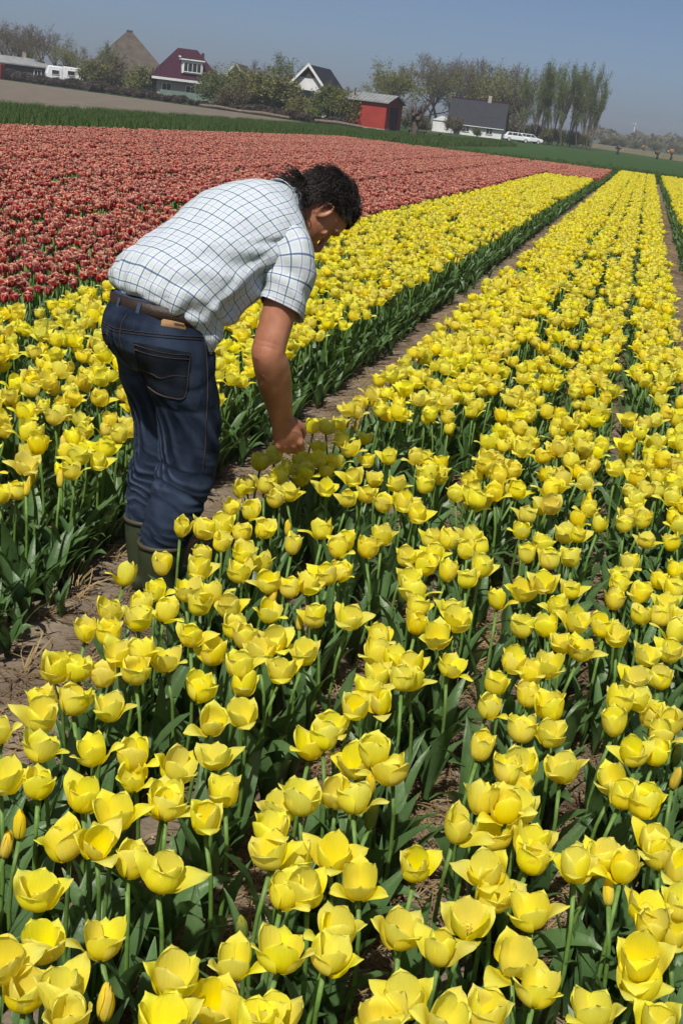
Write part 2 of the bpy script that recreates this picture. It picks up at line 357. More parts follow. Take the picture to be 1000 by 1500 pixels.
def scatter(name, pts, rots, scl, idx, meshes, host_mat):
    # one object; geometry nodes set copies of the given meshes on its points
    me = bpy.data.meshes.new(name); me.from_pydata([tuple(p) for p in pts], [], []); me.materials.append(host_mat)
    for nm, tp, dat, key in (('rot', 'FLOAT_VECTOR', np.asarray(rots, np.float32), 'vector'), ('scl', 'FLOAT', np.asarray(scl, np.float32), 'value'), ('idx', 'INT', np.asarray(idx, np.int32), 'value')):
        at = me.attributes.new(nm, tp, 'POINT'); at.data.foreach_set(key, dat.ravel())
    o = link(name, me)
    g = bpy.data.node_groups.new(name, 'GeometryNodeTree')
    g.interface.new_socket('Geometry', in_out='INPUT', socket_type='NodeSocketGeometry'); g.interface.new_socket('Geometry', in_out='OUTPUT', socket_type='NodeSocketGeometry')
    N, L = g.nodes, g.links; gi = N.new('NodeGroupInput'); go = N.new('NodeGroupOutput'); iop = N.new('GeometryNodeInstanceOnPoints'); jn = N.new('GeometryNodeJoinGeometry')
    for m in reversed(meshes):
        src = bpy.data.objects.new(m.name, m)          # source shape, not linked to the scene
        oi = N.new('GeometryNodeObjectInfo'); oi.inputs['Object'].default_value = src
        ti = N.new('GeometryNodeGeometryToInstance'); L.new(oi.outputs['Geometry'], ti.inputs[0]); L.new(ti.outputs[0], jn.inputs[0])
    L.new(gi.outputs[0], iop.inputs['Points']); L.new(jn.outputs[0], iop.inputs['Instance']); iop.inputs['Pick Instance'].default_value = True
    for nm, tp, sk in (('rot', 'FLOAT_VECTOR', 'Rotation'), ('scl', 'FLOAT', 'Scale'), ('idx', 'INT', 'Instance Index')):
        a = N.new('GeometryNodeInputNamedAttribute'); a.data_type = tp; a.inputs['Name'].default_value = nm
        L.new(a.outputs[0], iop.inputs[sk])
    L.new(iop.outputs[0], go.inputs[0])
    md = o.modifiers.new('scatter', 'NODES'); md.node_group = g
    return o

# ================================================================== tulips: where they stand
# flowers of the front of the middle bed: photo position of the head, and state (C cupped, S wide open, T tall, B bud, G green bud)
FL = '''65 1027 C,62 1047 C,4 1065 S,108 1025 C,160 1036 S,57 1092 S,143 1096 S,57 1145 C,2 1137 S,30 1205 B,7 1232 B,121 1162 C,200 1132 C,172 1190 S,197 1103 C,240 1173 C,258 1121 S,
103 1233 C,143 1226 C,188 1257 C,55 1303 S,70 1378 S,150 1377 S,36 1447 C,95 1452 C,155 1467 B,232 1277 C,102 1482 C,2 1402 C,256 1430 S,415 1303 C,452 1300 C,345 1404 S,411 1394 S,318 1468 C,358 1350 G,489 1360 C,478 1396 S,
412 1490 S,372 1494 C,240 1497 S,486 1249 S,528 1288 S,611 1262 C,587 1361 S,646 1387 T,686 1345 S,718 1305 C,720 1272 S,752 1396 S,600 1461 S,562 1492 S,651 1483 C,712 1484 C,777 1254 C,782 1333 S,785 1445 S,845 1269 C,873 1259 C,
913 1267 T,895 1303 B,943 1326 S,953 1357 T,986 1362 C,938 1404 S,934 1440 S,872 1479 S,967 1246 C,994 1270 C,968 1496 C,998 1320 C,292 1006 C,356 1000 C,310 1051 C,362 1042 S,318 1104 S,332 1159 C,302 1194 C,245 1174 C,455 1090 S,475 1075 C,488 1060 C,
495 1156 C,442 1170 S,415 1182 S,397 1212 C,400 1246 S,430 1256 C,520 1032 C,560 1025 C,541 1010 C,590 991 C,525 1117 S,547 1096 C,578 1127 S,545 1142 B,519 1168 C,543 1192 G,725 999 T,714 1031 C,702 1093 T,745 1126 C,706 1170 T,742 1181 C,668 1208 T,
726 1221 S,775 1016 C,765 1067 C,810 1036 C,806 1070 S,823 1125 S,765 1120 C,757 1152 C,760 1182 C,776 1231 S,905 1024 C,932 1021 S,902 1058 T,955 1045 C,986 1057 T,968 1072 C,931 1099 C,902 1140 S,910 1161 C,944 1174 C,960 1101 C,882 1252 S,956 1229 C,988 1135 B,992 1101 G,
183 842 T,205 884 C,228 862 C,162 892 C,203 904 S,241 892 C,126 921 T,162 926 C,82 976 C,118 977 C,176 955 S,155 986 C,200 979 C,240 825 T,214 953 C,246 964 S,265 770 T,297 774 C,326 769 C,355 778 C,383 772 C,338 743 T,322 791 C,300 811 C,355 806 C,384 822 S,350 836 S,290 831 C,
428 796 T,423 770 B,395 851 C,426 858 C,450 853 C,466 846 C,481 840 C,497 836 C,273 863 S,314 866 C,290 881 C,338 886 C,395 894 S,399 872 B,345 916 C,360 931 T,406 935 C,381 951 S,280 926 C,316 955 C,352 972 C,413 979 C,447 953 S,461 900 C,440 906 B,510 903 C,
560 783 S,537 801 C,505 790 C,504 835 C,595 813 C,630 788 C,635 811 C,619 826 C,655 836 T,652 788 C,681 803 C,687 784 C,706 800 C,703 829 T,684 845 C,600 846 C,605 866 C,612 884 C,610 911 T,661 890 C,670 905 S,645 929 S,558 931 C,656 970 S,552 957 C,576 962 C,602 972 C,553 986 C,600 992 C,
730 876 T,748 966 C,765 775 C,795 796 C,828 782 S,845 779 C,773 810 T,806 819 C,838 816 C,877 766 T,915 766 C,941 759 C,945 789 S,985 793 C,992 766 C,922 822 C,798 853 S,770 863 S,836 861 C,818 884 C,766 916 C,803 916 C,841 906 S,821 938 S,850 949 S,801 971 S,781 982 C,910 841 C,905 853 C,901 877 T,
935 866 C,964 847 C,990 834 C,986 861 C,975 882 S,936 896 C,968 901 C,905 930 S,886 917 C,988 925 T,981 950 C,945 957 S,930 992 S,966 991 C,996 902 C,473 775 C,497 800 C,
382 676 C,402 666 C,421 682 C,408 694 C,448 688 C,444 698 C,468 672 S,492 674 C,477 687 C,363 709 C,352 714 T,387 708 C,404 728 C,421 720 S,477 712 S,466 652 C,440 672 C,518 698 C,509 728 C,460 622 C,478 624 C,496 620 C,502 642 C,514 656 S,366 745 C,536 640 C,540 672 C,548 700 C,535 722 C,560 735 C,580 708 S,572 668 C,590 735 C'''
heads = []                                     # x, y, stem height, state, flower size, exact
qq = random.Random(3)
for e in FL.replace('\n', '').split(','):
    a = e.split(); px, py, t = float(a[0]), float(a[1]), a[2]
    zc = .41+qq.uniform(-.025, .03) if t in 'CST' else .37+qq.uniform(-.03, .02)
    p = on(px, py, zc); heads.append((p[0], p[1], zc-.032, t, qq.uniform(.80, .95), True))
def state(q): return q.choices('CSTBG', (60, 24, 11, 4, 1))[0]
def fill(x0, x1, y0, y1, gaps=(), step=.118, hole=.22, q=rnd, lo=.345, hi=.415):
    out = []; ny = int((y1-y0)/step); nx = max(1, int((x1-x0)/step))
    for j in range(ny):
        for i in range(nx):
            x = x0+(i+.5+q.uniform(-.46, .46))*(x1-x0)/nx; y = y0+(j+.5+q.uniform(-.46, .46))*step
            if any(abs(x-g) < wd for g, wd in gaps): continue
            if mnoise.noise(Vector((x*2.6, y*1.1, 4.))) < -hole-.2 or q.random() < .05: continue
            out.append((x, y, q.uniform(lo, hi), state(q), q.uniform(.82, .97), False))
    return out
MID_GAPS = ((-.51, .05), (-.235, .045), (.09, .05))
ymid = 2.98
def front_edge(px, py): return on(px, py, .41)
mid = [h for h in fill(-1.12, .44, 3.0, 62.5, MID_GAPS, .094) if (lambda P: P[1] < 752 and P[0] > 300 and not (P[0] < 600 and P[1] > 612))((lambda q: (500+FPX*(q@IX)/(q@FW), 750+FPX*(q@IY)/(q@FW)))(np.array([h[0], h[1], .41])-CAMP))]
left_bed = fill(-3.32, -1.68, 1.2, 43.5, ((-2.12, .03), (-2.53, .03), (-2.93, .03)), .100)
right_bed = fill(.84, 2.5, 5.0, 62.5, ((1.2, .03), (1.6, .03), (2.05, .03)), .108)
right_bed += fill(2.9, 4.6, 6.0, 62.5, (), .108)
below = fill(-1.05, .5, .6, 1.22, MID_GAPS, .13)
def pix(x, y, z):
    q = np.array([x, y, z])-CAMP; Z = q@FW; return 500+FPX*(q@IX)/Z, 750+FPX*(q@IY)/Z, Z
allh = heads + mid + left_bed + right_bed + below
near, rest = [], []
for h in allh:
    a, b, Z = pix(h[0], h[1], h[2]+.03)
    vis = Z > .2 and -25 < a < 1025 and b < 1530
    (near if vis else rest).append((Z - (10 if h[5] else 0), h))
near.sort(key=lambda e: e[0]); rest = [h for _, h in rest] + [h for _, h in near[300:]]; near = [h for _, h in near[:300]]
STN = {'C': 'cup shaped yellow tulip', 'S': 'wide open yellow tulip', 'T': 'half closed yellow tulip', 'B': 'closed yellow tulip bud', 'G': 'small green tulip bud'}
ONES = 'first second third fourth fifth sixth seventh eighth ninth tenth eleventh twelfth thirteenth fourteenth fifteenth sixteenth seventeenth eighteenth nineteenth'.split()
def ordinal(n):
    if n < 20: return ONES[n-1]
    t = ['twent', 'thirt', 'fort', 'fift', 'sixt', 'sevent', 'eight', 'ninet'][n//10-2]; return t+'ieth' if n % 10 == 0 else t+'y '+ONES[n % 10-1]
def row_of(x):
    return 'bed left of the man' if x < -1.4 else 'row beside the bare path' if x < -.51 else 'second row from the path' if x < -.235 else 'third row from the path' if x < .09 else 'right hand row'
seen = {}
for i, h in enumerate(sorted(near, key=lambda h: h[1])):
    key = (h[3], row_of(h[0])); seen[key] = seen.get(key, 0)+1
    tulip(h[0], h[1], h[2], h[3], 100+i, STN[h[3]]+', '+ordinal(seen[key])+' from the front in the '+key[1], 'yellow tulips at the front of the beds', h[4])
YT = [tulip_mesh('yellow_tulip', s, 50+i, M['petal'], .38) for i, s in enumerate('CCCCSSSTTCC')] + [tulip_mesh('yellow_tulip', 'B', 70, M['budpetal'], .34)] + [leaf_clump_mesh('leaf_clump', i) for i in range(4)]
P_, R_, S_, I_ = [], [], [], []
def push(x, y, i, s, q=rnd): P_.append((x, y, -.004)); R_.append((q.gauss(0, .05), q.gauss(0, .05), q.uniform(0, 6.28))); S_.append(s); I_.append(i)
for h in rest: push(h[0], h[1], 11 if h[3] in 'BG' else rnd.choice((4, 5, 6)) if h[3] == 'S' else rnd.choice((7, 8)) if h[3] == 'T' else rnd.choice((0, 1, 2, 3, 9, 10)), h[2]/.38*rnd.uniform(.97, 1.03))
tag(scatter('yellow_tulips', P_, R_, S_, I_, YT, M['petal']), 'dense yellow tulips filling the long beds into the distance', 'tulips', None, 'stuff')
# leafy fringe along the bed edges and between the front rows
P_, R_, S_, I_ = [], [], [], []
for y in np.arange(.6, 62, .05):
    for xe, wd, n in ((-1.73, .05, 2), (.86, .04, 1), (-1.1, .05, 1), (.42, .03, 1)):
        for k in range(n):
            if y < 15 or rnd.random() < .6: push(xe+rnd.gauss(0, wd), y+rnd.uniform(-.03, .03), rnd.randrange(4), rnd.uniform(.6, .95))
for k in range(520):
    y = rnd.uniform(.5, 6); x = rnd.choice((rnd.uniform(-1.05, -.56), rnd.uniform(-.45, -.26), rnd.uniform(-.15, .08), rnd.uniform(.2, .47), rnd.uniform(.2, .47))); push(x, y, rnd.randrange(4), rnd.uniform(.65, 1.05))
tag(scatter('tulip_foliage', P_, R_, S_, I_, YT[12:], M['leaf']), 'blue green tulip leaves fringing the beds along the path', 'foliage', None, 'stuff')
# the red field
red = []
GAPS = [(g, .11) for g in (-3.4, -5.4, -7.4, -9.4, -11.4, -13.4)]
red = fill(-15.1, -3.42, 5.0, 61.5, GAPS, .101) + fill(-3.4, -1.55, 44.3, 61.5, (), .101)
redv = []; redrest = []
for h in red:
    a, b, Z = pix(h[0], h[1], h[2]+.03)
    if -40 < a < 1040: (redv if -8 < a < 640 else redrest).append((Z, h))
redv.sort(key=lambda e: e[0]); rnear = [h for _, h in redv[:300]]; rrest = [h for _, h in redv[300:]] + [h for _, h in redrest]
RF = []
for i, s in enumerate('CCTTTS'):
    q = random.Random(400+i); b = MB()
    for kd, a, tl, sc in flower_plan('C' if s == 'C' else s, q):
        if kd == 'flare': kd = 'cup_o'
        V, F, U = petal_arrays(kd, q.randrange(99), 4, 6); b.add(V, F, 0, U, petal_matrix(a, tl, sc))
    RF.append(b.mesh('flower', M['redpetal'], True))
for i, h in enumerate(rnear):
    q = random.Random(900+i)
    lab = 'red tulip with cream petal rims in the near ' + ('left part' if pix(h[0], h[1], .4)[0] < 110 else 'part') + ' of the red field'
    if pix(h[0], h[1], .4)[0] > 300: lab = 'red tulip with cream petal rims beyond the bent back of the man'
    rt = empty('red_tulip', (h[0], h[1], -.004), q.uniform(0, 6.28), lab, 'tulip', lab)
    hh = h[2]*1.02; st = link('stem', q.choice(STEM), rt); st.matrix_local = Matrix.Diagonal((1, 1, hh, 1))
    fl = link('flower', q.choice(RF), rt); fl.matrix_local = Matrix.Translation((0, 0, hh)) @ Euler((q.gauss(0, .13), q.gauss(0, .13), 0)).to_matrix().to_4x4() @ Matrix.Diagonal((h[4]*.9,)*3+(1,))
    for k in range(2):
        lf = link('leaf', q.choice(LEAF), rt); lf.matrix_local = Matrix.Rotation(k*2.9+q.random(), 4, 'Z')
RT = [tulip_mesh('red_tulip', s, 80+i, M['redpetal'], .38) for i, s in enumerate('CCTTTTC')]
P_, R_, S_, I_ = [], [], [], []
for h in rrest: push(h[0], h[1], rnd.randrange(7), h[2]/.38*.98)
tag(scatter('red_tulips', P_, R_, S_, I_, RT, M['redpetal']), 'field of red tulips with cream rims stretching to the grass', 'tulips', None, 'stuff')

# ================================================================== straw, clods and shells on the soil
sb = MB()
def straw(x, y, z, L, az, el, r, b=None, bend=.1):
    d = np.array([math.cos(az)*math.cos(el), math.sin(az)*math.cos(el), math.sin(el)]); p = np.array([x, y, z]); m = p+d*L*.5+np.array([rnd.uniform(-1, 1), rnd.uniform(-1, 1), rnd.uniform(0, 1)])*L*bend
    (b or sb).tube([p, m, p+d*L], [r, r*.9, r*.75], 3)
def lane():
    u = rnd.random()
    if u < .42: return rnd.gauss(-1.32, .17)
    return rnd.choice((-.53, -.25, .12, .60))+rnd.gauss(0, .09) if u < .85 else rnd.uniform(-1.1, .5)
for k in range(15000):
    y = .8+rnd.random()**1.5*11; x = lane(); straw(x, y, rnd.uniform(-.002, .016), rnd.uniform(.03, .14), rnd.uniform(0, 6.3), rnd.gauss(.04, .12), rnd.uniform(.0010, .0026))
for k in range(5000): straw(rnd.choice((-.53, -.25, .12))+rnd.gauss(0, .06), .9+rnd.random()*3.2, rnd.uniform(0, .014), rnd.uniform(.03, .12), rnd.uniform(0, 6.3), rnd.gauss(.04, .12), rnd.uniform(.0008, .0020))
for k in range(2500):
    y = 10+rnd.random()*30; straw(rnd.choice((rnd.gauss(-1.35, .12), rnd.gauss(.62, .09))), y, .005, rnd.uniform(.08, .25), rnd.uniform(0, 6.3), .05, .003)
tag(sb.build('straw_litter', M['straw']), 'broken straw litter on the soil of paths and rows', 'straw', None, 'stuff')
pb = MB()
ico = bmesh.new(); bmesh.ops.create_icosphere(ico, subdivisions=1, radius=1); IV = np.array([v.co[:] for v in ico.verts]); IF = [tuple(v.index for v in f.verts) for f in ico.faces]; ico.free()
for k in range(420):
    y = .9+rnd.random()**1.4*6; x = lane(); s = rnd.uniform(.0015, .005); pb.add(IV*s*np.array([1.2, 1, .6])*(1+.2*nrs.randn(len(IV), 1)) + np.array([x, y, .006]), IF)
tag(pb.build('shell_fragments', M['pebble']), 'white shell bits and small stones scattered on the soil', 'shells', None, 'stuff')
clod = MB()
for k in range(3000):
    y = .9+rnd.random()**1.4*7; x = lane(); s = rnd.uniform(.003, .013)*(1 if rnd.random() < .9 else 1.7); clod.add(IV*s*np.array([1.1, 1, .7])*(1+.25*nrs.randn(len(IV), 1)) + np.array([x, y, .001]), IF)
tag(clod.build('soil_clods', M['soil'], smooth=True), 'small crumbled clods of dry soil on the path', 'clods', None, 'stuff')
# stubble tufts standing in the path
for (px, py, n, s, lab) in ((108, 872, 26, 1.0, 'brown straw stubble tuft leaning in the middle of the path'), (62, 905, 14, .8, 'thin straw stubble tuft lower on the path near shell'), (165, 818, 14, .6, 'small straw stubble tuft beside the green boot'), (40, 985, 9, .9, 'few bent dry stalks at the left edge of the path')):
    p = on(px, py, 0); t_ = empty('straw_tuft', tuple(p), 0, lab, 'straw', 'stubble tufts on the path'); b = MB()
    for k in range(n):
        straw(rnd.gauss(0, .022)*s, rnd.gauss(0, .022)*s, -.005, rnd.uniform(.05, .16)*s, rnd.choice((rnd.gauss(.9, .5), rnd.uniform(0, 6.3))), rnd.uniform(.15, 1.1), rnd.uniform(.0014, .0032), b)
    b.build('stalks', M['straw'], t_)
p = on(47, 887, 0); sh = MB(); V = IV*np.array([.012, .009, .006])+np.array([0, 0, .006]); sh.add(V, IF); o = sh.build('shell', M['pebble'], smooth=True); o.location = tuple(p); tag(o, 'white shell lying on the path below the leaf clumps', 'shell')

# ================================================================== the man
ORG = on(213, 883, 0); ANG = R(36)
fwd = np.array([math.sin(ANG), math.cos(ANG), 0]); rgt = np.array([fwd[1], -fwd[0], 0])
MW = Matrix(((rgt[0], fwd[0], 0, ORG[0]), (rgt[1], fwd[1], 0, ORG[1]), (0, 0, 1, 0), (0, 0, 0, 1)))   # his own frame: x right, y ahead, z up
MWI = MW.inverted()
M['skin'] = mat('skin', (0.285, 0.112, 0.060), 0.5, 0.35, (0.430, 0.190, 0.115), 13, 10, bump=.10, bscale=260)
_b = M['skin'].node_tree.nodes['Principled BSDF']; _b.inputs['Subsurface Weight'].default_value = 0.12; _b.inputs['Subsurface Radius'].default_value = (.012, .004, .002); _b.inputs['Subsurface Scale'].default_value = 1.0
M['hair'] = mat('hair', (0.010, 0.007, 0.005), 0.45, 0.4, (0.050, 0.041, 0.034), 90, 4, lo=.45, hi=.75)
M['denim'] = mat('denim', (0.0065, 0.0110, 0.0235), 0.9, 0.1, (0.0300, 0.0440, 0.0760), 6, 12, lo=.43, hi=.68, bump=.35, bscale=420)
def worn(m, col, lo, hi):                      # denim rubbed pale on the ridges of its folds
    t = m.node_tree; b = t.nodes['Principled BSDF']; src = b.inputs['Base Color'].links[0].from_socket; g = t.nodes.new('ShaderNodeNewGeometry')
    mr = t.nodes.new('ShaderNodeMapRange'); mr.inputs[1].default_value = lo; mr.inputs[2].default_value = hi; mr.inputs[4].default_value = .8; t.links.new(g.outputs['Pointiness'], mr.inputs[0])
    mx = t.nodes.new('ShaderNodeMix'); mx.data_type = 'RGBA'; t.links.new(mr.outputs[0], mx.inputs[0]); t.links.new(src, mx.inputs[6]); mx.inputs[7].default_value = (*col, 1); t.links.new(mx.outputs[2], b.inputs['Base Color'])
worn(M['denim'], (.075, .105, .165), .502, .55)
M['pocket'] = mat('denim_pocket', (0.0055, 0.0085, 0.0150), 0.9, 0.1, (0.0150, 0.0205, 0.0310), 16, 9, bump=.35, bscale=420)
M['thread'] = mat('thread', (0.085, 0.065, 0.05), 0.8, .1, (0.03, 0.028, 0.03), 300, 2)
M['belt'] = mat('brown_leather', (0.022, 0.012, 0.009), 0.5, 0.4, (0.035, 0.02, 0.014), 30, bump=.2, bscale=200)
M['tan'] = mat('tan_leather', (0.33, 0.19, 0.085), 0.65, 0.3, (0.25, 0.14, 0.06), 50)
M['print'] = mat('dark_print', (0.06, 0.035, 0.02), .8)
M['rubber'] = mat('green_rubber', (0.030, 0.042, 0.020), 0.42, 0.45, (0.045, 0.058, 0.030), 9, bump=.08, bscale=40)
M['rim'] = mat('boot_rim', (0.055, 0.05, 0.03), .6, .3)
M['eye'] = mat('eye', (0.5, 0.47, 0.43), .2, .5); M['iris'] = mat('iris', (0.03, 0.02, 0.012), .15, .6)

def shirt_material():
    m = bpy.data.materials.new('checked_cotton'); m.use_nodes = True; t = m.node_tree; b = t.nodes['Principled BSDF']
    b.inputs['Roughness'].default_value = .85; b.inputs['Specular IOR Level'].default_value = .15
    uv = t.nodes.new('ShaderNodeUVMap'); sp = t.nodes.new('ShaderNodeSeparateXYZ'); t.links.new(uv.outputs[0], sp.inputs[0])
    def line(s, per, off, wd):                 # 1 on a stripe
        f = math_node(t, 'FRACT', math_node(t, 'ADD', math_node(t, 'DIVIDE', s, per), off+10))
        d = math_node(t, 'ABSOLUTE', math_node(t, 'SUBTRACT', f, .5))
        mr = t.nodes.new('ShaderNodeMapRange'); mr.inputs[1].default_value = wd/per*.62; mr.inputs[2].default_value = wd/per*.40; t.links.new(d, mr.inputs[0]); return mr.outputs[0]
    col = None
    rgb = t.nodes.new('ShaderNodeRGB'); rgb.outputs[0].default_value = (.54, .58, .60, 1); col = rgb.outputs[0]
    for s, per, off, wd, c, k in ((sp.outputs[0], .025, .0, .009, (.62, .76, .72), .55), (sp.outputs[1], .025, .0, .009, (.64, .77, .74), .45),
                                  (sp.outputs[0], .050, .25, .0034, (.30, .25, .50), .75), (sp.outputs[1], .050, .25, .0034, (.30, .25, .50), .75),
                                  (sp.outputs[0], .050, .75, .0037, (.065, .085, .22), .85), (sp.outputs[1], .050, .75, .0037, (.065, .085, .21), .85)):
        mx = t.nodes.new('ShaderNodeMix'); mx.data_type = 'RGBA'; t.links.new(math_node(t, 'MULTIPLY', line(s, per, off, wd), k), mx.inputs[0]); t.links.new(col, mx.inputs[6]); mx.inputs[7].default_value = (*c, 1); col = mx.outputs[2]
    t.links.new(col, b.inputs['Base Color'])
    tc = t.nodes.new('ShaderNodeTexCoord'); n = t.nodes.new('ShaderNodeTexNoise'); n.inputs['Scale'].default_value = 22; n.inputs['Detail'].default_value = 5; n.inputs['Distortion'].default_value = .8
    t.links.new(tc.outputs['Object'], n.inputs['Vector']); bp = t.nodes.new('ShaderNodeBump'); bp.inputs['Strength'].default_value = .25; bp.inputs['Distance'].default_value = .02
    t.links.new(n.outputs[0], bp.inputs['Height']); t.links.new(bp.outputs[0], b.inputs['Normal'])
    return translucent(m, (.6, .64, .66), .12, col)
M['shirt'] = shirt_material(); M['seamcloth'] = mat('seam_cloth', (.5, .54, .57), .9, .1)

def fused(mb, voxel, smooth=3):                # joins overlapping tubes into one continuous skin
    me = mb.mesh('tmp', M['skin']); o = link('tmp', me); md = o.modifiers.new('r', 'REMESH'); md.mode = 'VOXEL'; md.voxel_size = voxel; md.adaptivity = 0
    dg = bpy.context.evaluated_depsgraph_get(); out = bpy.data.meshes.new_from_object(o.evaluated_get(dg), depsgraph=dg)
    bpy.data.objects.remove(o); out.materials.clear()
    n = len(out.vertices); co = np.zeros(n*3); out.vertices.foreach_get('co', co); co = co.reshape(-1, 3)
    ed = np.zeros(len(out.edges)*2, np.int32); out.edges.foreach_get('vertices', ed); ed = ed.reshape(-1, 2)
    for k in range(smooth):
        acc = np.zeros_like(co); cnt = np.zeros(n)
        for a, b in ((0, 1), (1, 0)): np.add.at(acc, ed[:, a], co[ed[:, b]]); np.add.at(cnt, ed[:, a], 1)
        co = co*.4 + .6*acc/np.maximum(cnt, 1)[:, None]
    out.vertices.foreach_set('co', co.ravel()); out.update()
    out.polygons.foreach_set('use_smooth', np.ones(len(out.polygons), bool))
    return out, co
def curve(P, n):                               # smooth path through points
    P = np.asarray(P, float); t = np.arange(len(P)); T = np.linspace(0, len(P)-1, n); out = []
    for x in T:
        i = min(int(x), len(P)-2); u = x-i; p0 = P[max(i-1, 0)]; p1 = P[i]; p2 = P[i+1]; p3 = P[min(i+2, len(P)-1)]
        out.append(.5*((2*p1)+(p2-p0)*u+(2*p0-5*p1+4*p2-p3)*u*u+(3*p1-p0-3*p2+p3)*u**3))
    return np.array(out)
def limb(mb, rows, k=20, n=None, ref=None):    # rows: x, y, z, r or (ra, rb)
    D = np.array([[r[0], r[1], r[2]] + (list(r[3]) if isinstance(r[3], tuple) else [r[3], r[3]]) for r in rows], float)
    D = curve(D, n or len(D)*5); mb.tube(D[:, :3], [tuple(q) for q in D[:, 3:]], k, 0, True, ref)
def unit(v): v = np.asarray(v, float); return v/np.linalg.norm(v)

# ---- body: head, neck, trunk, arms with hands, legs
bd = MB()
HC = np.array([0.0, .580, 1.358]); HS = 1.07; _p, _t, _r = R(24), R(10), R(12)      # nod, turn and tilt of the head
_U = np.array([0, math.cos(_p), math.sin(_p)]); _F = np.array([0, math.sin(_p), -math.cos(_p)]); _L = np.array([1., 0, 0])
HF = _F*math.cos(_t)+_L*math.sin(_t); _L = _L*math.cos(_t)-_F*math.sin(_t); HU = _U*math.cos(_r)+_L*math.sin(_r); HL = _L*math.cos(_r)-_U*math.sin(_r)
def hp(h, d, l=0.): return HC+(HU*h+HF*d+HL*l)*HS
hv = []; hk = 28
hr = [(-.122, .072, .040, .012), (-.114, .086, .012, .030), (-.098, .092, -.012, .044), (-.075, .090, -.035, .055), (-.05, .087, -.055, .062), (-.02, .086, -.078, .068),
      (.0, .082, -.092, .071), (.02, .086, -.099, .073), (.035, .093, -.102, .0745), (.06, .090, -.101, .075), (.085, .074, -.092, .067), (.105, .048, -.072, .052), (.118, .018, -.04, .032), (.123, -.005, -.015, .01)]
for h, df, db, hw in hr:
    for j in range(hk):
        a = 2*math.pi*j/hk; c, s = math.cos(a), math.sin(a); c = math.copysign(abs(c)**.85, c); s = math.copysign(abs(s)**.9, s)
        m_ = (df+db)/2; hv.append(hp(h, m_+c*(df-db)/2, s*hw))
nh = len(hr); bd.add(hv, [(i*hk+j, i*hk+(j+1) % hk, (i+1)*hk+(j+1) % hk, (i+1)*hk+j) for i in range(nh-1) for j in range(hk)] + [tuple(range(hk))[::-1], tuple(range((nh-1)*hk, nh*hk))])
limb(bd, [(*hp(.022, .080), .011), (*hp(.0, .094), .0105), (*hp(-.022, .106), .0125), (*hp(-.036, .111), .0145), (*hp(-.047, .098), .012)], 12, 14)      # nose
for s in (-1, 1):
    limb(bd, [(*hp(-.04, .094, s*.004), .010), (*hp(-.043, .092, s*.013), .009), (*hp(-.04, .086, s*.017), .006)], 10, 8)                                  # nostril
    limb(bd, [(*hp(.030, .086, s*.012), .009), (*hp(.034, .086, s*.035), .010), (*hp(.026, .066, s*.055), .009)], 10, 10)                               # brow
    limb(bd, [(*hp(-.014, .062, s*.035), .016), (*hp(-.016, .05, s*.055), .016)], 10, 6)                                                               # cheek bone
    limb(bd, [(*hp(-.030, -.004, s*.069), .006), (*hp(-.012, .004, s*.077), .0075), (*hp(.012, .003, s*.083), .007), (*hp(.027, -.010, s*.086), .0065), (*hp(.020, -.024, s*.087), .006), (*hp(-.002, -.024, s*.083), .006), (*hp(-.026, -.010, s*.072), .006)], 8, 24)   # ear
    limb(bd, [(*hp(.012, -.008, s*.070), .012), (*hp(-.014, -.008, s*.070), .009)], 8, 6)
    limb(bd, [(*hp(-.058, .088, 0), .009), (*hp(-.059, .084, s*.014), .008), (*hp(-.061, .074, s*.026), .005)], 8, 8)                                   # upper lip
    limb(bd, [(*hp(-.073, .086, 0), .0085), (*hp(-.072, .082, s*.014), .008), (*hp(-.068, .072, s*.025), .005)], 8, 8)                                  # lower lip
limb(bd, [(*hp(-.102, .080, 0), .018), (*hp(-.106, .074, 0), .016)], 10, 5)
limb(bd, [(*hp(-.01, -.045), (.060, .056)), (*hp(-.07, -.035), (.060, .058)), (*hp(-.13, -.030), (.062, .060)), (0, .40, 1.37, (.075, .07)), (0, .33, 1.33, (.12, .08))], 24, 24, (1, 0, 0))   # neck
limb(bd, [(0, .40, 1.365, (.10, .07)), (0, .33, 1.325, (.165, .10)), (0, .22, 1.245, (.165, .105)), (0, .10, 1.14, (.15, .10)), (0, .03, 1.04, (.155, .105)), (0, .01, .94, (.165, .115)), (0, .01, .88, (.15, .10))], 28, 30, (1, 0, 0))
for s, dx, dy in ((1, .0, .0), (-1, .018, .045)):
    limb(bd, [(s*.085, .01, .92, .085), (s*(.10-dx*.5), .045+dy*.3, .72, .066), (s*(.10-dx), .055+dy*.6, .51, .050), (s*(.10-dx), .01+dy, .34, .046), (s*(.10-dx), -.012+dy, .12, .034), (s*(.1-dx), .05+dy, .055, .032), (s*(.1-dx), .12+dy, .05, .026)], 16, 26)
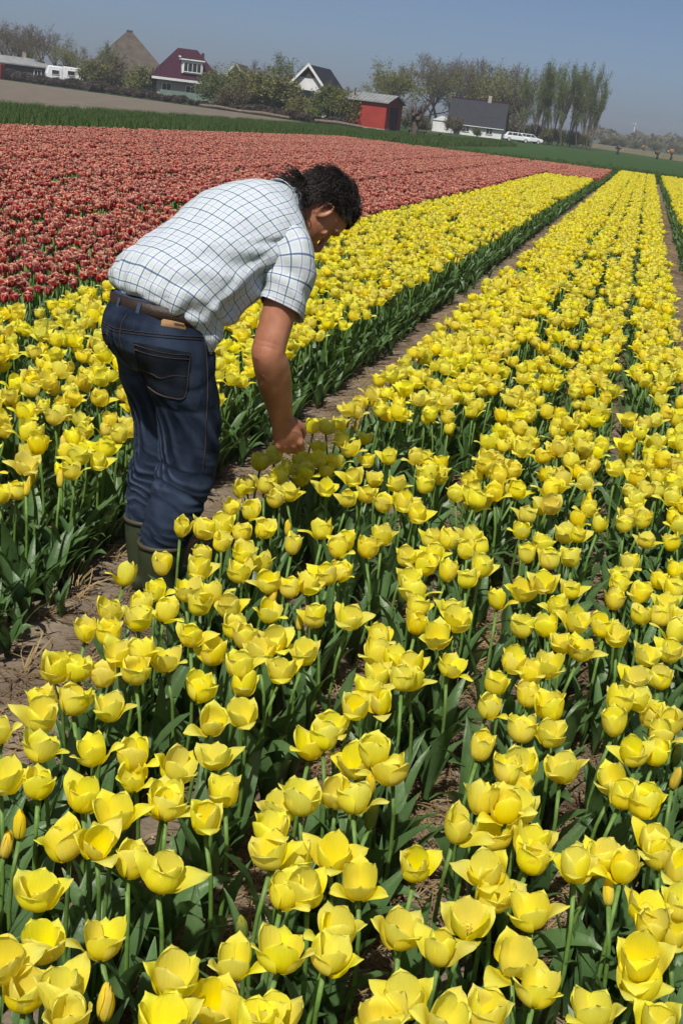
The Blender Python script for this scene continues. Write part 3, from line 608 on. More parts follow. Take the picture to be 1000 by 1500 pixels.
def hand(mb, W, a, n_, g):                     # W wrist, a towards the fingers, n_ back of the hand, g size
    a = unit(a); n_ = unit(np.asarray(n_)-a*(np.asarray(n_)@a)); l = np.cross(n_, a)*1.0
    if l[1] < 0: l = -l                        # towards the index finger (ahead of him)
    Q = lambda p, q, r: np.asarray(W)+(a*p+l*q+n_*r)*g
    sc = lambda rows: [(*r[:3], tuple(x*g for x in r[3]) if isinstance(r[3], tuple) else r[3]*g) for r in rows]
    limb(mb, sc([(*Q(-.01, 0, 0), (.032, .028)), (*Q(.02, 0, .0), (.037, .024)), (*Q(.055, .001, .002), (.043, .021)), (*Q(.085, .001, .0), (.043, .018)), (*Q(.098, .0, -.004), (.040, .014))]), 20, 20, l)
    for i, (q, L, r) in enumerate(((.0325, .98, .0098), (.0108, 1.08, .0100), (-.0108, 1.0, .0097), (-.0315, .82, .0086))):
        base = Q(.078-.004*abs(i-1), q, .003); k1 = Q(.094-.004*abs(i-1), q*1.02, .007); an = (.62, 1.6, 2.45); p = k1; rows = [(*base, r*1.0), (*k1, r*1.16)]
        for seg, ln in zip(an, (.043, .027, .021)):
            d = a*math.cos(seg)-n_*math.sin(seg)-l*q*1.3; p = p+d*ln*L*g; rows.append((*p, r*(1.02 if seg < 2.4 else .82)))
        limb(mb, sc(rows), 12, 20)
    limb(mb, sc([(*Q(.018, .020, -.012), .016), (*Q(.045, .040, -.020), .0135), (*Q(.078, .046, -.034), .0115), (*Q(.104, .036, -.045), .0095)]), 12, 16)
EL, WR = np.array([.232, .253, .925]), np.array([.168, .385, .690])
limb(bd, [(.13, .335, 1.285, .072), (.19, .335, 1.235, .070), (.212, .315, 1.15, .060), (.222, .285, 1.04, .0555), (.230, .258, .955, .0550), (.232, .254, .925, .0555), (.222, .278, .885, .0590), (.205, .312, .825, .0570), (.186, .350, .755, .0485), (.172, .378, .705, (.043, .037)), (.166, .390, .682, (.039, .034))], 22, 60)
bd.tube([(.238, .232, .935), (.236, .222, .92), (.232, .235, .90)], [.02, .026, .022], 12)     # point of the elbow
HD = unit((.002, .42, -.90)); hand(bd, WR+HD*.01, HD, (.80, -.58, -.20), 1.16)
limb(bd, [(-.13, .335, 1.285, .070), (-.19, .34, 1.245, .066), (-.22, .34, 1.15, .057), (-.235, .31, 1.04, .052), (-.235, .27, 1.0, .050), (-.21, .20, 1.0, .046), (-.185, .13, 1.01, (.034, .029))], 20, 50)
hand(bd, np.array([-.183, .125, 1.01]), (.35, -.85, .0), (-.9, -.3, .2), 1.05)
body_me, co = fused(bd, .0034, 3)
# eye sockets, mouth line
for s in (-1, 1):
    c = hp(.008, .090, s*.032); d = np.linalg.norm(co-c, axis=1); k = np.exp(-(d/.016)**2); co -= HF*(k*.011)[:, None]
rel = (co-HC)/HS; h_, d_, l_ = rel@HU, rel@HF, rel@HL
k = np.exp(-((h_+.0655)/.0035)**2)*np.exp(-(l_/.022)**2)*(d_ > .06); co -= HF*(k*.007)[:, None]
arm = np.where((co[:, 0] > .12) & (co[:, 2] < 1.03) & (co[:, 2] > .5))[0]; _n = np.zeros(len(co)*3); body_me.vertices.foreach_get('normal', _n); _n = _n.reshape(-1, 3)
for i in arm:
    x, y, z = co[i]; f = .0016*mnoise.noise(Vector((x*28, y*28, z*16)))
    f -= .0007*sum(math.exp(-((z-zc+.35*(y-.25)+.004*math.sin(60*x))/.004)**2) for zc in (.945, .963))*max(0, min(1, (.262-y)/.02))
    if z < .86: f += .0016*(1-abs(math.sin(34*(x*.8+y*.5)+3*mnoise.noise(Vector((x*9, y*9, z*9)))+6*z)))**5
    co[i] += _n[i]*f
body_me.vertices.foreach_set('co', co.ravel()); body_me.update(); body_me.materials.append(M['skin'])
man = link('person', body_me); man.matrix_world = MW
tag(man, 'man in checked white shirt, dark jeans and green rubber boots bending over the tulips', 'person')
for s in (-1, 1):
    eb = MB(); eb.add(np.array([hp(.008, .0655, s*.032)])+IV*.0115, IF); eb.build('eye', M['iris'], man, True)

# ---- hair: a cap over the scalp and some two thousand curling locks
hq = random.Random(21)
def scalp(h, d):                               # hair line: forehead, temples, nape
    return d < np.interp(h, [-.09, -.06, -.03, .0, .03, .06, .075, .12], [-.05, -.04, -.03, -.02, .012, .055, .085, .2])
rel = (co-HC)/HS; h_, d_, l_ = rel@HU, rel@HF, rel@HL
near_head = (np.abs(l_) < .082) & (h_ > -.085) & (h_ < .13) & (np.abs(d_) < .125)
ok = near_head & np.array([bool(scalp(a, b)) for a, b in zip(h_, d_)]) & ~((np.abs(l_) > .058) & (h_ > -.045) & (h_ < .034) & (d_ > -.040))
idx = np.where(ok)[0]
hb = MB()
nrm = np.zeros(len(body_me.vertices)*3); body_me.vertices.foreach_get('normal', nrm); nrm = nrm.reshape(-1, 3)
okset = set(idx.tolist()); mp = {}; cv = []
for i in idx: mp[i] = len(cv); cv.append(co[i]+nrm[i]*(.017+.008*mnoise.noise(Vector(co[i]*22))+.004*mnoise.noise(Vector(co[i]*60))))
cf = [tuple(mp[v] for v in p.vertices) for p in body_me.polygons if all(v in okset for v in p.vertices)]
hb.add(cv, cf)
def lock(p, n, L, r, curl, lift):
    q0 = (np.asarray(p)-HC)/HS; d0 = q0@HF; wt = min(1, max(0, (d0+.085)/.11)); c = -HF*wt*.9 - HU*(1-wt) + (HU*.8 if d0 > .045 else 0) + np.array([hq.gauss(0, .22), hq.gauss(0, .22), hq.gauss(0, .2)])
    c = unit(c-n*(c@n)); sd = np.cross(n, c); P = [p]; ph = hq.uniform(0, 6.3); fr = hq.uniform(1.2, 2.6)*2*math.pi; x = np.array(p)
    for k in range(1, 8):
        t = k/7; dr = c*(1-.35*t)+n*(lift*(1-1.5*t))+sd*math.sin(ph+fr*t)*curl+n*math.cos(ph+fr*t)*curl*.7+np.array([0, 0, -.12*t])
        x = x+unit(dr)*L/7
        q = x-HC; a, b, l = q@HU, q@HF, q@HL                              # keep out of the skull
        e = (a/.145)**2+(b/.124)**2+(l/.094)**2
        if e < 1.06 and a > -.06: x = HC+q*math.sqrt(1.06/e)
        P.append(x)
    hb.tube(P, [r, r*1.1, r*1.1, r, r*.95, r*.8, r*.6, r*.25], 3)
for k in range(5200):
    i = idx[hq.randrange(len(idx))]; n = nrm[i]; nape = h_[i] < -.02
    top = h_[i] > .03
    sid = abs(l_[i]) > .055 and not top and d_[i] > -.05
    L = hq.uniform(.045, .085) if nape else hq.uniform(.018, .035) if sid else hq.uniform(.04, .085); cl = .75 if (nape or top) else .3
    lock(co[i]+n*.012, n, L*(1.35 if nape else 1.1), hq.uniform(.0006, .0017), cl*hq.uniform(.3, .8), hq.uniform(.05, .35) if not nape else hq.uniform(.3, 1.0))
for k in range(200):                           # loose curls standing up
    i = idx[hq.randrange(len(idx))]
    if d_[i] > -.03 and h_[i] < .05: continue
    lock(co[i]+nrm[i]*.01, nrm[i], hq.uniform(.05, .085), hq.uniform(.0004, .0008), 1.4, hq.uniform(.8, 1.5))
hb.build('hair', M['hair'], man, True)

# ---- shirt
def fold(p, seed, s, a): return mnoise.noise(Vector((p[0]*s+seed, p[1]*s, p[2]*s)))*a
SH = np.array([  # y, z, half width, back depth, front depth, shoulder drop
    (.002, 1.046, .184, .150, .126, 0), (.003, 1.050, .196, .166, .142, 0), (.010, 1.068, .207, .176, .152, 0), (.030, 1.092, .214, .178, .170, 0), (.065, 1.125, .214, .162, .182, 0), (.115, 1.175, .213, .148, .184, .0), (.175, 1.232, .215, .140, .176, .012), (.24, 1.288, .222, .134, .160, .03),
    (.305, 1.333, .224, .120, .138, .048), (.355, 1.360, .205, .098, .115, .055), (.395, 1.376, .150, .078, .098, .04), (.425, 1.384, .096, .066, .080, .015), (.447, 1.389, .076, .060, .068, 0), (.462, 1.392, .071, .056, .064, 0)])
NA, NL = 132, 96
D = curve(SH, NL); ctr = D[:, :2]; tan = np.gradient(ctr, axis=0); tan /= np.linalg.norm(tan, axis=1)[:, None]
tan = np.array([np.mean(tan[max(0, i-10):i+11], axis=0) for i in range(NL)]); tan /= np.linalg.norm(tan, axis=1)[:, None]
V, U = [], []; Lz = 0
for i in range(NL):
    cy_, cz_, hw, db, df, dr = D[i]; dv = np.array([0, -tan[i][1], tan[i][0]])
    if i: Lz += np.linalg.norm(ctr[i]-ctr[i-1])
    t = i/(NL-1)
    for j in range(NA+1):
        th = 2*math.pi*j/NA-math.pi/2; c, s = math.cos(th), math.sin(th)     # th = 90 deg is the spine, 0 his right
        cc = math.copysign(abs(c)**.88, c); ss = math.copysign(abs(s)**.92, s)
        p = np.array([0, cy_, cz_])+np.array([hw*cc, 0, 0])+dv*((db if s > 0 else df)*ss-dr*c*c)
        n = unit(np.array([c/hw, 0, 0])+dv*s/(db if s > 0 else df))
        # folds: bunching above the belt, drag lines from armpit to waist, soft buckles
        wst = math.exp(-((t-.10)/.10)**2); side = abs(c)**2
        f = wst*(.0085*math.sin(13*th+3.*mnoise.noise(Vector((th*1.3, t*9, 2.)))+18*t)*(.45+.55*abs(mnoise.noise(Vector((th*.9, 1., t*4))))*2) + fold(p, 5, 24, .008))
        f += .0075*side*math.sin(34*(t*1.2+.16*th)+2.5*mnoise.noise(Vector((th*2, t*5, 9.))))*math.exp(-((t-.45)/.28)**2)
        w3 = mnoise.noise(Vector((th*1.6+4, t*3.2, 7.))); f += .010*(1-abs(math.sin(7.5*(t*2.2+.30*th*(1 if c > 0 else -1))+4*w3)))**3*side*math.exp(-((t-.42)/.3)**2)
        f += .0075*(1-abs(math.sin(5*th+11*t+5*w3)))**4*math.exp(-((t-.22)/.2)**2)*(.3+max(0, w3+.2))
        f += fold(p, 1, 7.5, .010)*(1-.5*t) + fold(p, 3, 16, .0045)
        if s < 0: f += .012*math.sin(9*th+5*t)*math.exp(-((t-.35)/.3)**2)
        edge = min(1, (1-t)/.08); p = p+n*f*edge
        if i < 16: p[2] += .006*math.sin(6*th+1.)*(1-i/16) + (.008*max(0, s) - .028*max(0, c)**2 - .125*max(0, c*.62-s*.78)**3)*(1-i/16)**.8
        V.append(p); U.append((j/NA*1.30, 0.))
W1 = NA+1; _V = np.array(V).reshape(NL, W1, 3); _L = np.concatenate([[0], np.cumsum(np.median(np.linalg.norm(np.diff(_V, axis=0), axis=2), axis=1))])
U = [(u[0], _L[k//W1]) for k, u in enumerate(U)]
Fs = [(i*W1+j, i*W1+j+1, (i+1)*W1+j+1, (i+1)*W1+j) for i in range(NL-1) for j in range(NA)]
shirt = MB().add(V, Fs, 0, U).build('shirt', M['shirt'], man, True)
md = shirt.modifiers.new('cloth', 'SOLIDIFY'); md.thickness = .0022; md.offset = -1
Vs = np.array(V).reshape(NL, W1, 3); iy = int(.70*NL)
yk = MB(); yk.tube([Vs[iy, j]+np.array([0, 0, .0012]) for j in range(int(W1*.30), int(W1*.71))], .0016, 5); yk.build('yoke_seam', M['seamcloth'], shirt, True)
def sleeve(rows, s):
    Dv = curve(np.array(rows, float), 40); P = Dv[:, :3].copy(); V, F, U = tube_arrays(P, [(r, r*1.08) for r in Dv[:, 3]], 64, False, (0, 1, 0)); k = 64
    V = V.reshape(40, k, 3); out = []; uv = []
    for i in range(40):
        for j in list(range(k))+[0]:
            n = V[i, j]-P[i]; n = n/np.linalg.norm(n); a = 2*math.pi*j/k; t = i/39
            f = .006*math.sin(20*t+2*a+2*mnoise.noise(Vector((a, t*4, s))))*(1-t*.4) + fold(V[i, j], 7, 18, .006) + .004*math.sin(4*a+1)*t
            out.append(V[i, j]+n*f)
        for j in range(k+1): uv.append((.33+j/k*.43, .02+.31*i/39))
    out = [p+np.array([0, 0, -.34*(p[1]-P[i//(k+1)][1])])*max(0, (i//(k+1)/39-.45)/.55) for i, p in enumerate(out)]
    F = [(i*(k+1)+j, i*(k+1)+j+1, (i+1)*(k+1)+j+1, (i+1)*(k+1)+j) for i in range(39) for j in range(k)]
    o = MB().add(out, F, 0, uv).build('sleeve', M['shirt'], shirt, True); m = o.modifiers.new('cloth', 'SOLIDIFY'); m.thickness = .0028; m.offset = -1
    hm = MB(); hm.tube([out[36*(k+1)+j] for j in range(k+1)], .0013, 5); hm.build('hem_seam', M['seamcloth'], o, True)
sleeve([(.06, .300, 1.300, .050), (.12, .318, 1.285, .078), (.155, .326, 1.265, .091), (.190, .330, 1.228, .089), (.213, .322, 1.165, .080), (.222, .305, 1.105, .0735), (.226, .296, 1.068, .0725)], 1)
sleeve([(-.06, .300, 1.300, .050), (-.12, .318, 1.285, .078), (-.155, .326, 1.265, .089), (-.188, .335, 1.235, .086), (-.212, .338, 1.17, .078), (-.222, .325, 1.10, .073)], 2)
# collar: a folded band round the neck
cb = MB(); cN = 48; rows = []
for (dy, dz, rr) in ((.0, .0, .0), (-.012, .016, .002), (-.020, .010, .012), (-.030, -.014, .021)):
    for j in range(cN+1):
        th = 2*math.pi*j/cN-math.pi/2; c, s = math.cos(th), math.sin(th); dv = np.array([0, -.25, .97]); tv = np.array([0, .97, .25])
        rows.append(np.array([0, .452, 1.389])+np.array([(.075+rr)*c, 0, 0])+dv*((.060 if s > 0 else .067)+rr)*s+tv*(dy*1.2+.010)+dv*0)
cb.add(rows, [(i*(cN+1)+j, i*(cN+1)+j+1, (i+1)*(cN+1)+j+1, (i+1)*(cN+1)+j) for i in range(3) for j in range(cN)], 0, [((j % (cN+1))*.011, .3+.02*(j//(cN+1))) for j in range(4*(cN+1))])
co_ = cb.build('collar', M['shirt'], shirt, True); m_ = co_.modifiers.new('cloth', 'SOLIDIFY'); m_.thickness = .002

# ---- jeans
tb = MB()
def ering(y, z, hw, db, df, tilt, n=40):
    out = []
    for j in range(n):
        th = 2*math.pi*j/n; c, s = math.cos(th), math.sin(th); yy = (df if s > 0 else db)*math.copysign(abs(s)**.95, s); out.append((hw*math.copysign(abs(c)**.9, c), y+yy, z-tilt*yy))
    return out
BT = .14                                       # the waistband is higher at the back
rg = [(.0, 1.062, .181, .150, .120, BT), (.0, 1.03, .186, .158, .122, BT), (.0, .99, .194, .186, .122, BT*.8), (.0, .945, .201, .200, .120, BT*.5), (.0, .90, .204, .190, .118, .1), (.005, .86, .198, .148, .115, .05), (.012, .83, .185, .11, .10, 0)]
V = [p for r in rg for p in ering(*r)]; n = 40
tb.add(V, [(i*n+j, (i+1)*n+j, (i+1)*n+(j+1) % n, i*n+(j+1) % n) for i in range(len(rg)-1) for j in range(n)] + [tuple(range(n)), tuple(range((len(rg)-1)*n, len(rg)*n))[::-1]])
limb(tb, [(.098, .0, .90, (.100, .125)), (.102, .015, .82, (.105, .112)), (.106, .045, .72, (.102, .104)), (.106, .060, .62, (.099, .099)), (.105, .064, .52, (.096, .096)), (.104, .036, .43, (.092, .093)), (.102, .012, .35, (.086, .087)), (.100, -.008, .28, (.077, .078)), (.1, -.014, .22, (.066, .066))], 30, 60, (1, 0, 0))
limb(tb, [(-.098, .0, .90, (.098, .120)), (-.098, .012, .82, (.096, .100)), (-.095, .045, .72, (.092, .092)), (-.090, .072, .62, (.089, .089)), (-.086, .074, .50, (.088, .088)), (-.083, .052, .42, (.086, .086)), (-.08, .042, .34, (.080, .080)), (-.08, .038, .28, (.075, .075)), (-.08, .036, .22, (.066, .066))], 30, 60, (1, 0, 0))
jme, jc = fused(tb, .0058, 7)
nn = np.zeros(len(jme.vertices)*3); jme.vertices.foreach_get('normal', nn); nn = nn.reshape(-1, 3)
for i in range(len(jc)):
    x, y, z = jc[i]; sx = 1 if x > 0 else -1; zk = .50 if sx > 0 else .47; a = math.atan2(y, x-sx*.1)
    kn = math.exp(-((z-(zk-.06))/.13)**2); w1 = mnoise.noise(Vector((x*6, y*6, z*5))); w2 = mnoise.noise(Vector((a*.9+sx*3, z*13., 3.)))
    f = kn*(.0170*(abs(math.sin(41*z+1.3*math.sin(a)+2.2*w1))**.6-.7)*max(.15, .5+.9*w2) + .004*w2)
    f += math.exp(-((z-.255)/.06)**2)*.010*(abs(math.sin(45*z+1.5*a+3*w1))**.6-.7)
    f += math.exp(-((z-.80)/.07)**2)*.010*(abs(math.sin(28*z-10*abs(x)+3*w1))**.6-.7)*(1 if y < 0.02 else .6)
    f += kn*.0035*math.sin(190*z+4*a+6*w2)*max(0, w1+.3) + math.exp(-((z-.62)/.12)**2)*.004*math.sin(60*z+9*a+4*w1) + .006*w1 + .003*mnoise.noise(Vector((x*17, y*17, z*9)))
    if y < 0 and abs(x) < .02 and z > .84: f -= .014*math.exp(-(x/.013)**2)*min(1, (1.0-z)/.1) if z < 1.0 else 0
    jc[i] += nn[i]*f
jme.vertices.foreach_set('co', jc.ravel()); jme.update(); jme.materials.append(M['denim'])
jeans = link('jeans', jme, man)
bvh = BVHTree.FromPolygons([Vector(c) for c in jc], [tuple(p.vertices) for p in jme.polygons])
cl = MWI @ Vector(CAMP)
def onj(px, py, off=.0):                       # where a photo position lies on the jeans
    v = MWI.to_3x3() @ Vector(ray(px, py)); h = bvh.ray_cast(cl, v.normalized())
    if h[0] is None: h = bvh.find_nearest(cl+v.normalized()*4.1)
    return np.array(h[0])+np.array(h[1])*off, np.array(h[1])
def seam(name, pts, wd, off, m, parent, n=None, dash=False, kk=1.0):
    P = curve(np.array(pts, float), n or 4*len(pts)); b = MB(); H = [onj(x, y, off) for x, y in P]; C = np.array([h[0] for h in H]); T = np.gradient(C, axis=0); V = []
    for c, t, (_, nr) in zip(C, T, H):
        s = unit(np.cross(unit(t+1e-9), nr))*wd/2; V += [c-s-nr*off*.9, c-s, c+s, c+s-nr*off*.9]
    b.add(V, [(i*4+j, i*4+j+1, i*4+j+5, i*4+j+4) for i in range(len(C)-1) for j in range(3)]); return b.build(name, m, parent)
def patch(name, quad, m, off, parent, nx=10, ny=10, bow=0.):
    q = [np.array(p, float) for p in quad]; b = MB(); V = []
    for j in range(ny+1):
        for i in range(nx+1):
            u, v = i/nx, j/ny; p = (q[0]*(1-u)+q[1]*u)*(1-v)+(q[3]*(1-u)+q[2]*u)*v; p = p+np.array([0, bow*math.sin(math.pi*u)*v])
            e = off if 0 < i < nx and 0 < j < ny else off*.15; V.append(onj(p[0], p[1], e)[0])
    b.add(V, [(j*(nx+1)+i, (j+1)*(nx+1)+i, (j+1)*(nx+1)+i+1, j*(nx+1)+i+1) for j in range(ny) for i in range(nx)]); return b.build(name, m, parent, True)
pk = patch('back_pocket', [(195, 501), (280, 517), (271, 583), (214, 562)], M['pocket'], .0035, jeans, 12, 12, 9)
seam('stitching', [(197, 504), (222, 512), (250, 518), (279, 520)], .0012, .0055, M['thread'], pk, 26)
seam('stitching', [(197, 511), (222, 519), (250, 524), (278, 526)], .0012, .0055, M['thread'], pk, 26)
seam('stitching', [(197, 505), (201, 530), (208, 550), (216, 564), (232, 576), (250, 582), (270, 582), (275, 555), (278, 521)], .0012, .0052, M['thread'], pk, 60)
seam('stitching', [(203, 538), (222, 546), (236, 553), (252, 550), (272, 551)], .0012, .0052, M['thread'], pk, 30)
lp = patch('back_pocket', [(150, 489), (159, 488), (171, 553), (164, 549)], M['pocket'], .0035, jeans, 8, 12, 3)
seam('stitching', [(150, 490), (158, 489), (160, 510), (165, 535), (172, 556)], .0012, .005, M['thread'], lp, 40)
seam('seam', [(186, 461), (178, 478), (177, 500), (184, 520), (195, 540)], .0018, .003, M['thread'], jeans, 30)
seam('seam', [(151, 471), (165, 479), (177, 482), (205, 486), (240, 490), (270, 492), (296, 493)], .0014, .003, M['thread'], jeans, 40)
seam('seam', [(151, 475), (165, 483), (177, 486), (205, 490), (240, 494), (270, 496), (296, 497)], .0012, .003, M['thread'], jeans, 40)
seam('seam', [(300, 500), (303, 530), (304, 570), (302, 620), (300, 660), (297, 690)], .0014, .003, M['thread'], jeans, 50)
seam('front_pocket', [(304, 516), (312, 517), (321, 515)], .0025, .004, M['thread'], jeans, 16)
# belt, loops and the leather patch
def band(name, z0, z1, grow, m, parent, n=96):
    b = MB(); V = []
    for (z, g) in ((z0, grow-.004), (z0, grow), ((z0+z1)/2, grow+.0012), (z1, grow), (z1, grow-.004)):
        V += ering(.0, z, .183+g, .153+g, .121+g, BT, n)
    b.add(V, [(i*n+j, i*n+(j+1) % n, (i+1)*n+(j+1) % n, (i+1)*n+j) for i in range(4) for j in range(n)]); return b.build(name, m, parent, True)
belt = band('belt', 1.008, 1.053, .010, M['belt'], man)
bb = BVHTree.FromPolygons([v.co for v in belt.data.vertices], [tuple(p.vertices) for p in belt.data.polygons])
bvh_keep = bvh; bvh = bb
def loop(pts):
    global bvh
    seam('belt_loop', pts, .013, .004, M['denim'], jeans, 10)
loop([(177, 436), (174, 446), (171, 458)]); loop([(206, 444), (203, 455), (200, 466)]); loop([(288, 468), (287, 480), (286, 490)])
bvh = bvh_keep
pt = patch('leather_patch', [(237, 465), (273, 472), (272, 483), (236, 477)], M['tan'], .004, jeans, 8, 4)
seam('lettering', [(255, 474.5), (261, 475.6), (269, 477)], .006, .0052, M['print'], pt, 10)
# ---- rubber boots
def boot(sx, y0, rim, name):
    b = MB(); rows = [(sx, y0-.012, rim, .079), (sx, y0-.013, rim-.06, .075), (sx, y0-.012, .15, .064), (sx, y0-.004, .10, .060), (sx, y0+.02, .06, .055)]
    limb(b, [(r[0], r[1], r[2], (r[3]*.95, r[3]*1.04)) for r in rows], 22, 26, (1, 0, 0))
    limb(b, [(sx, y0-.065, .045, (.030, .032)), (sx, y0-.03, .055, (.042, .048)), (sx, y0+.05, .055, (.047, .048)), (sx*1.05, y0+.13, .046, (.051, .040)), (sx*1.06, y0+.185, .038, (.044, .030)), (sx*1.06, y0+.21, .034, (.026, .022))], 22, 26, (1, 0, 0))
    me, c = fused(b, .006, 4); me.materials.append(M['rubber']); o = link('boot', me, man)
    r = MB(); V = []; N = 40
    for (dr, dz) in ((.0, -.008), (.004, -.008), (.005, .0), (.003, .007), (-.004, .007), (-.006, -.004)):
        V += [(sx+(.076+dr)*math.cos(2*math.pi*j/N), y0-.012+(.0825+dr)*math.sin(2*math.pi*j/N), rim+dz) for j in range(N)]
    r.add(V, [(i*N+j, i*N+(j+1) % N, (i+1)*N+(j+1) % N, (i+1)*N+j) for i in range(5) for j in range(N)]); r.build('rim', M['rim'], o, True)
    s = MB(); V = []
    pts = [(.045*math.cos(a)*(1+.12*math.sin(a)), (.145*math.sin(a))) for a in np.linspace(0, 2*math.pi, 30, endpoint=False)]
    s.prism([(sx*1.03+p[0]*1.12, y0+.07+p[1]*1.02) for p in pts], .022, 'z', -.002); s.build('sole', M['rim'], o)
boot(.10, 0.0, .262, 'boot'); boot(-.08, .052, .285, 'boot')

# ================================================================== behind the fields
M['thatch'] = mat('thatch', (0.075, 0.062, 0.050), .95, .1, (0.120, 0.100, 0.080), 1.1, 10, bump=.8, bscale=14)
M['brick'] = mat('cream_brick', (0.42, 0.37, 0.29), .85, .2, (0.34, 0.29, 0.22), 5)
M['white'] = mat('white_paint', (0.72, 0.72, 0.70), .6, .3, (0.60, 0.60, 0.58), 1.5)
M['burg'] = mat('burgundy_tile', (0.028, 0.004, 0.014), .7, .2, (0.046, 0.008, 0.022), 3, bump=.5, bscale=10)
M['slate'] = mat('dark_tile', (0.016, 0.016, 0.022), .7, .2, (0.030, 0.030, 0.038), 3, bump=.5, bscale=10)
M['greyroof'] = mat('grey_sheet', (0.20, 0.205, 0.21), .6, .3, (0.27, 0.27, 0.27), .8)
M['redwall'] = mat('red_paint', (0.36, 0.045, 0.030), .7, .25, (0.28, 0.035, 0.025), 1.2)
M['darkwood'] = mat('dark_wood', (0.045, 0.035, 0.03), .8, .2, (0.07, 0.055, 0.045), 2)
M['greenwood'] = mat('green_fence', (0.13, 0.20, 0.17), .8, .2, (0.17, 0.24, 0.20), 2)
M['glass'] = mat('window_glass', (0.02, 0.025, 0.03), .08, .6)
M['bark'] = mat('bark', (0.085, 0.068, 0.055), .95, .1, (0.13, 0.105, 0.085), 2.5)
M['twig'] = mat('twig', (0.105, 0.082, 0.066), .95, .1)
def leafmat(n, a, b): return translucent(mat(n, a, .85, .1, b, .8, rand=.12), tuple(x*1.5 for x in b), .3)
M['lf_willow'] = leafmat('leaf_willow', (0.150, 0.165, 0.050), (0.210, 0.215, 0.075))
M['lf_olive'] = leafmat('leaf_olive', (0.140, 0.130, 0.060), (0.185, 0.170, 0.085))
M['lf_green'] = leafmat('leaf_green', (0.105, 0.138, 0.044), (0.155, 0.190, 0.065))
M['lf_poplar'] = leafmat('leaf_poplar', (0.115, 0.150, 0.045), (0.165, 0.200, 0.066))
M['carwhite'] = mat('white_car_paint', (0.74, 0.75, 0.76), .3, .5); M['tyre'] = mat('tyre', (0.02, 0.02, 0.02), .9, .2); M['chrome'] = mat('lamp_glass', (.5, .5, .5), .2, .5)
M['wood'] = mat('weathered_wood', (0.20, 0.165, 0.125), .9, .15, (0.13, 0.105, 0.08), 3)

def bk(px): return 1.25 if px < 480 else 1.16 if px < 590 else 1.0     # the farm stands well beyond the ploughed field
def bpos(px, py, d): return far(px, py, d*bk(px))
def face_cam(p): return math.atan2(p[1], p[0])-math.pi/2     # local -y looks at the camera
def part(name, mb, m, parent, smooth=False): return mb.build(name, m, parent, smooth)
def window(parent, x, z, w_, h, y, nx=2, ny=1, fr=.09, mframe=None):
    f = MB(); f.box((x, y, z+h/2-fr/2), (w_, .10, fr)); f.box((x, y, z-h/2+fr/2), (w_, .10, fr)); f.box((x-w_/2+fr/2, y, z), (fr, .10, h-2*fr)); f.box((x+w_/2-fr/2, y, z), (fr, .10, h-2*fr))
    for i in range(1, nx): f.box((x-w_/2+w_*i/nx, y+.004, z), (fr*.7, .08, h-2*fr))
    for i in range(1, ny): f.box((x, y+.008, z-h/2+h*i/ny), (w_-2*fr, .06, fr*.6))
    fo = part('window', f, mframe or M['white'], parent); g = MB(); g.box((x, y+.03, z), (w_-.02, .03, h-.02)); part('pane', g, M['glass'], fo)
def hip_roof(w_, dp, z0, z1, ridge, over=.4, thick=.18):
    a, b = w_/2+over, dp/2+over; r = ridge/2
    V = [(-a, -b, z0), (a, -b, z0), (a, b, z0), (-a, b, z0), (-r, 0, z1), (r, 0, z1)]; V += [(x, y, z-thick) for x, y, z in V[:4]]
    return V, [(0, 1, 5, 4), (1, 2, 5), (2, 3, 4, 5), (3, 0, 4), (0, 6, 7, 1), (1, 7, 8, 2), (2, 8, 9, 3), (3, 9, 6, 0), (9, 8, 7, 6)]
def gable_roof(w_, dp, z0, z1, over=.35, thick=.16):       # ridge along local x
    a, b = w_/2+over, dp/2+over; s = (z1-z0)/(dp/2); zl = z0-over*s; V = []
    for sg in (-1, 1):
        V += [(-a, sg*b, zl), (a, sg*b, zl), (a, 0, z1), (-a, 0, z1)]
    V2 = [(x, y, z-thick) for x, y, z in V]; F = [(0, 1, 2, 3), (5, 4, 7, 6), (9, 8, 11, 10), (12, 13, 14, 15), (0, 8, 9, 1), (4, 5, 13, 12), (1, 9, 10, 2), (2, 10, 14, 6), (6, 14, 13, 5), (8, 0, 3, 11), (11, 3, 7, 15), (15, 7, 4, 12)]
    return V+V2, F

# --- burgundy roofed house
p = bpos(271, 132, 160); h = empty('house', (p[0], p[1], -.05), face_cam(p)+.10, 'house with burgundy tiled roof and white dormer window behind green fence', 'house')
part('wall', MB().box((0, 0, 1.25), (7.4, 7, 2.5)), M['brick'], h)
V, F = hip_roof(7.4, 7, 2.55, 6.3, 2.4, .75); rf = part('roof', MB().add(V, F), M['burg'], h)
part('fascia', MB().box((0, -4.27, 2.52), (9.0, .12, .28)), M['white'], h)
dm = part('dormer', MB().box((.35, -2.75, 4.15), (2.5, 2.0, 1.5)), M['white'], h); window(h, .35, 4.12, 2.2, 1.15, -3.80, 4, 1)
part('dormer_roof', MB().box((.35, -2.85, 4.98), (2.9, 2.4, .14)), M['white'], h)
for x in (-2.6, .3, 2.6): window(h, x, 1.5, 1.2, 1.1, -3.55, 2, 1)
part('chimney', MB().box((2.0, .6, 5.6), (.35, .35, .9)), M['darkwood'], h)
ft = part('skylight', MB().box((-1.0, -1.1, 5.15), (.3, .25, .5)), M['white'], h)
p = bpos(281, 135, 152); fe = empty('garden_fence', (p[0], p[1], -.05), face_cam(p)+.10, 'grey green board fence in front of the burgundy roofed house', 'fence')
for i in range(20): part('board', MB().box((-3.6+i*.36, (i % 2)*.02, .62), (.34, .05, 1.25)), M['greenwood'], fe)
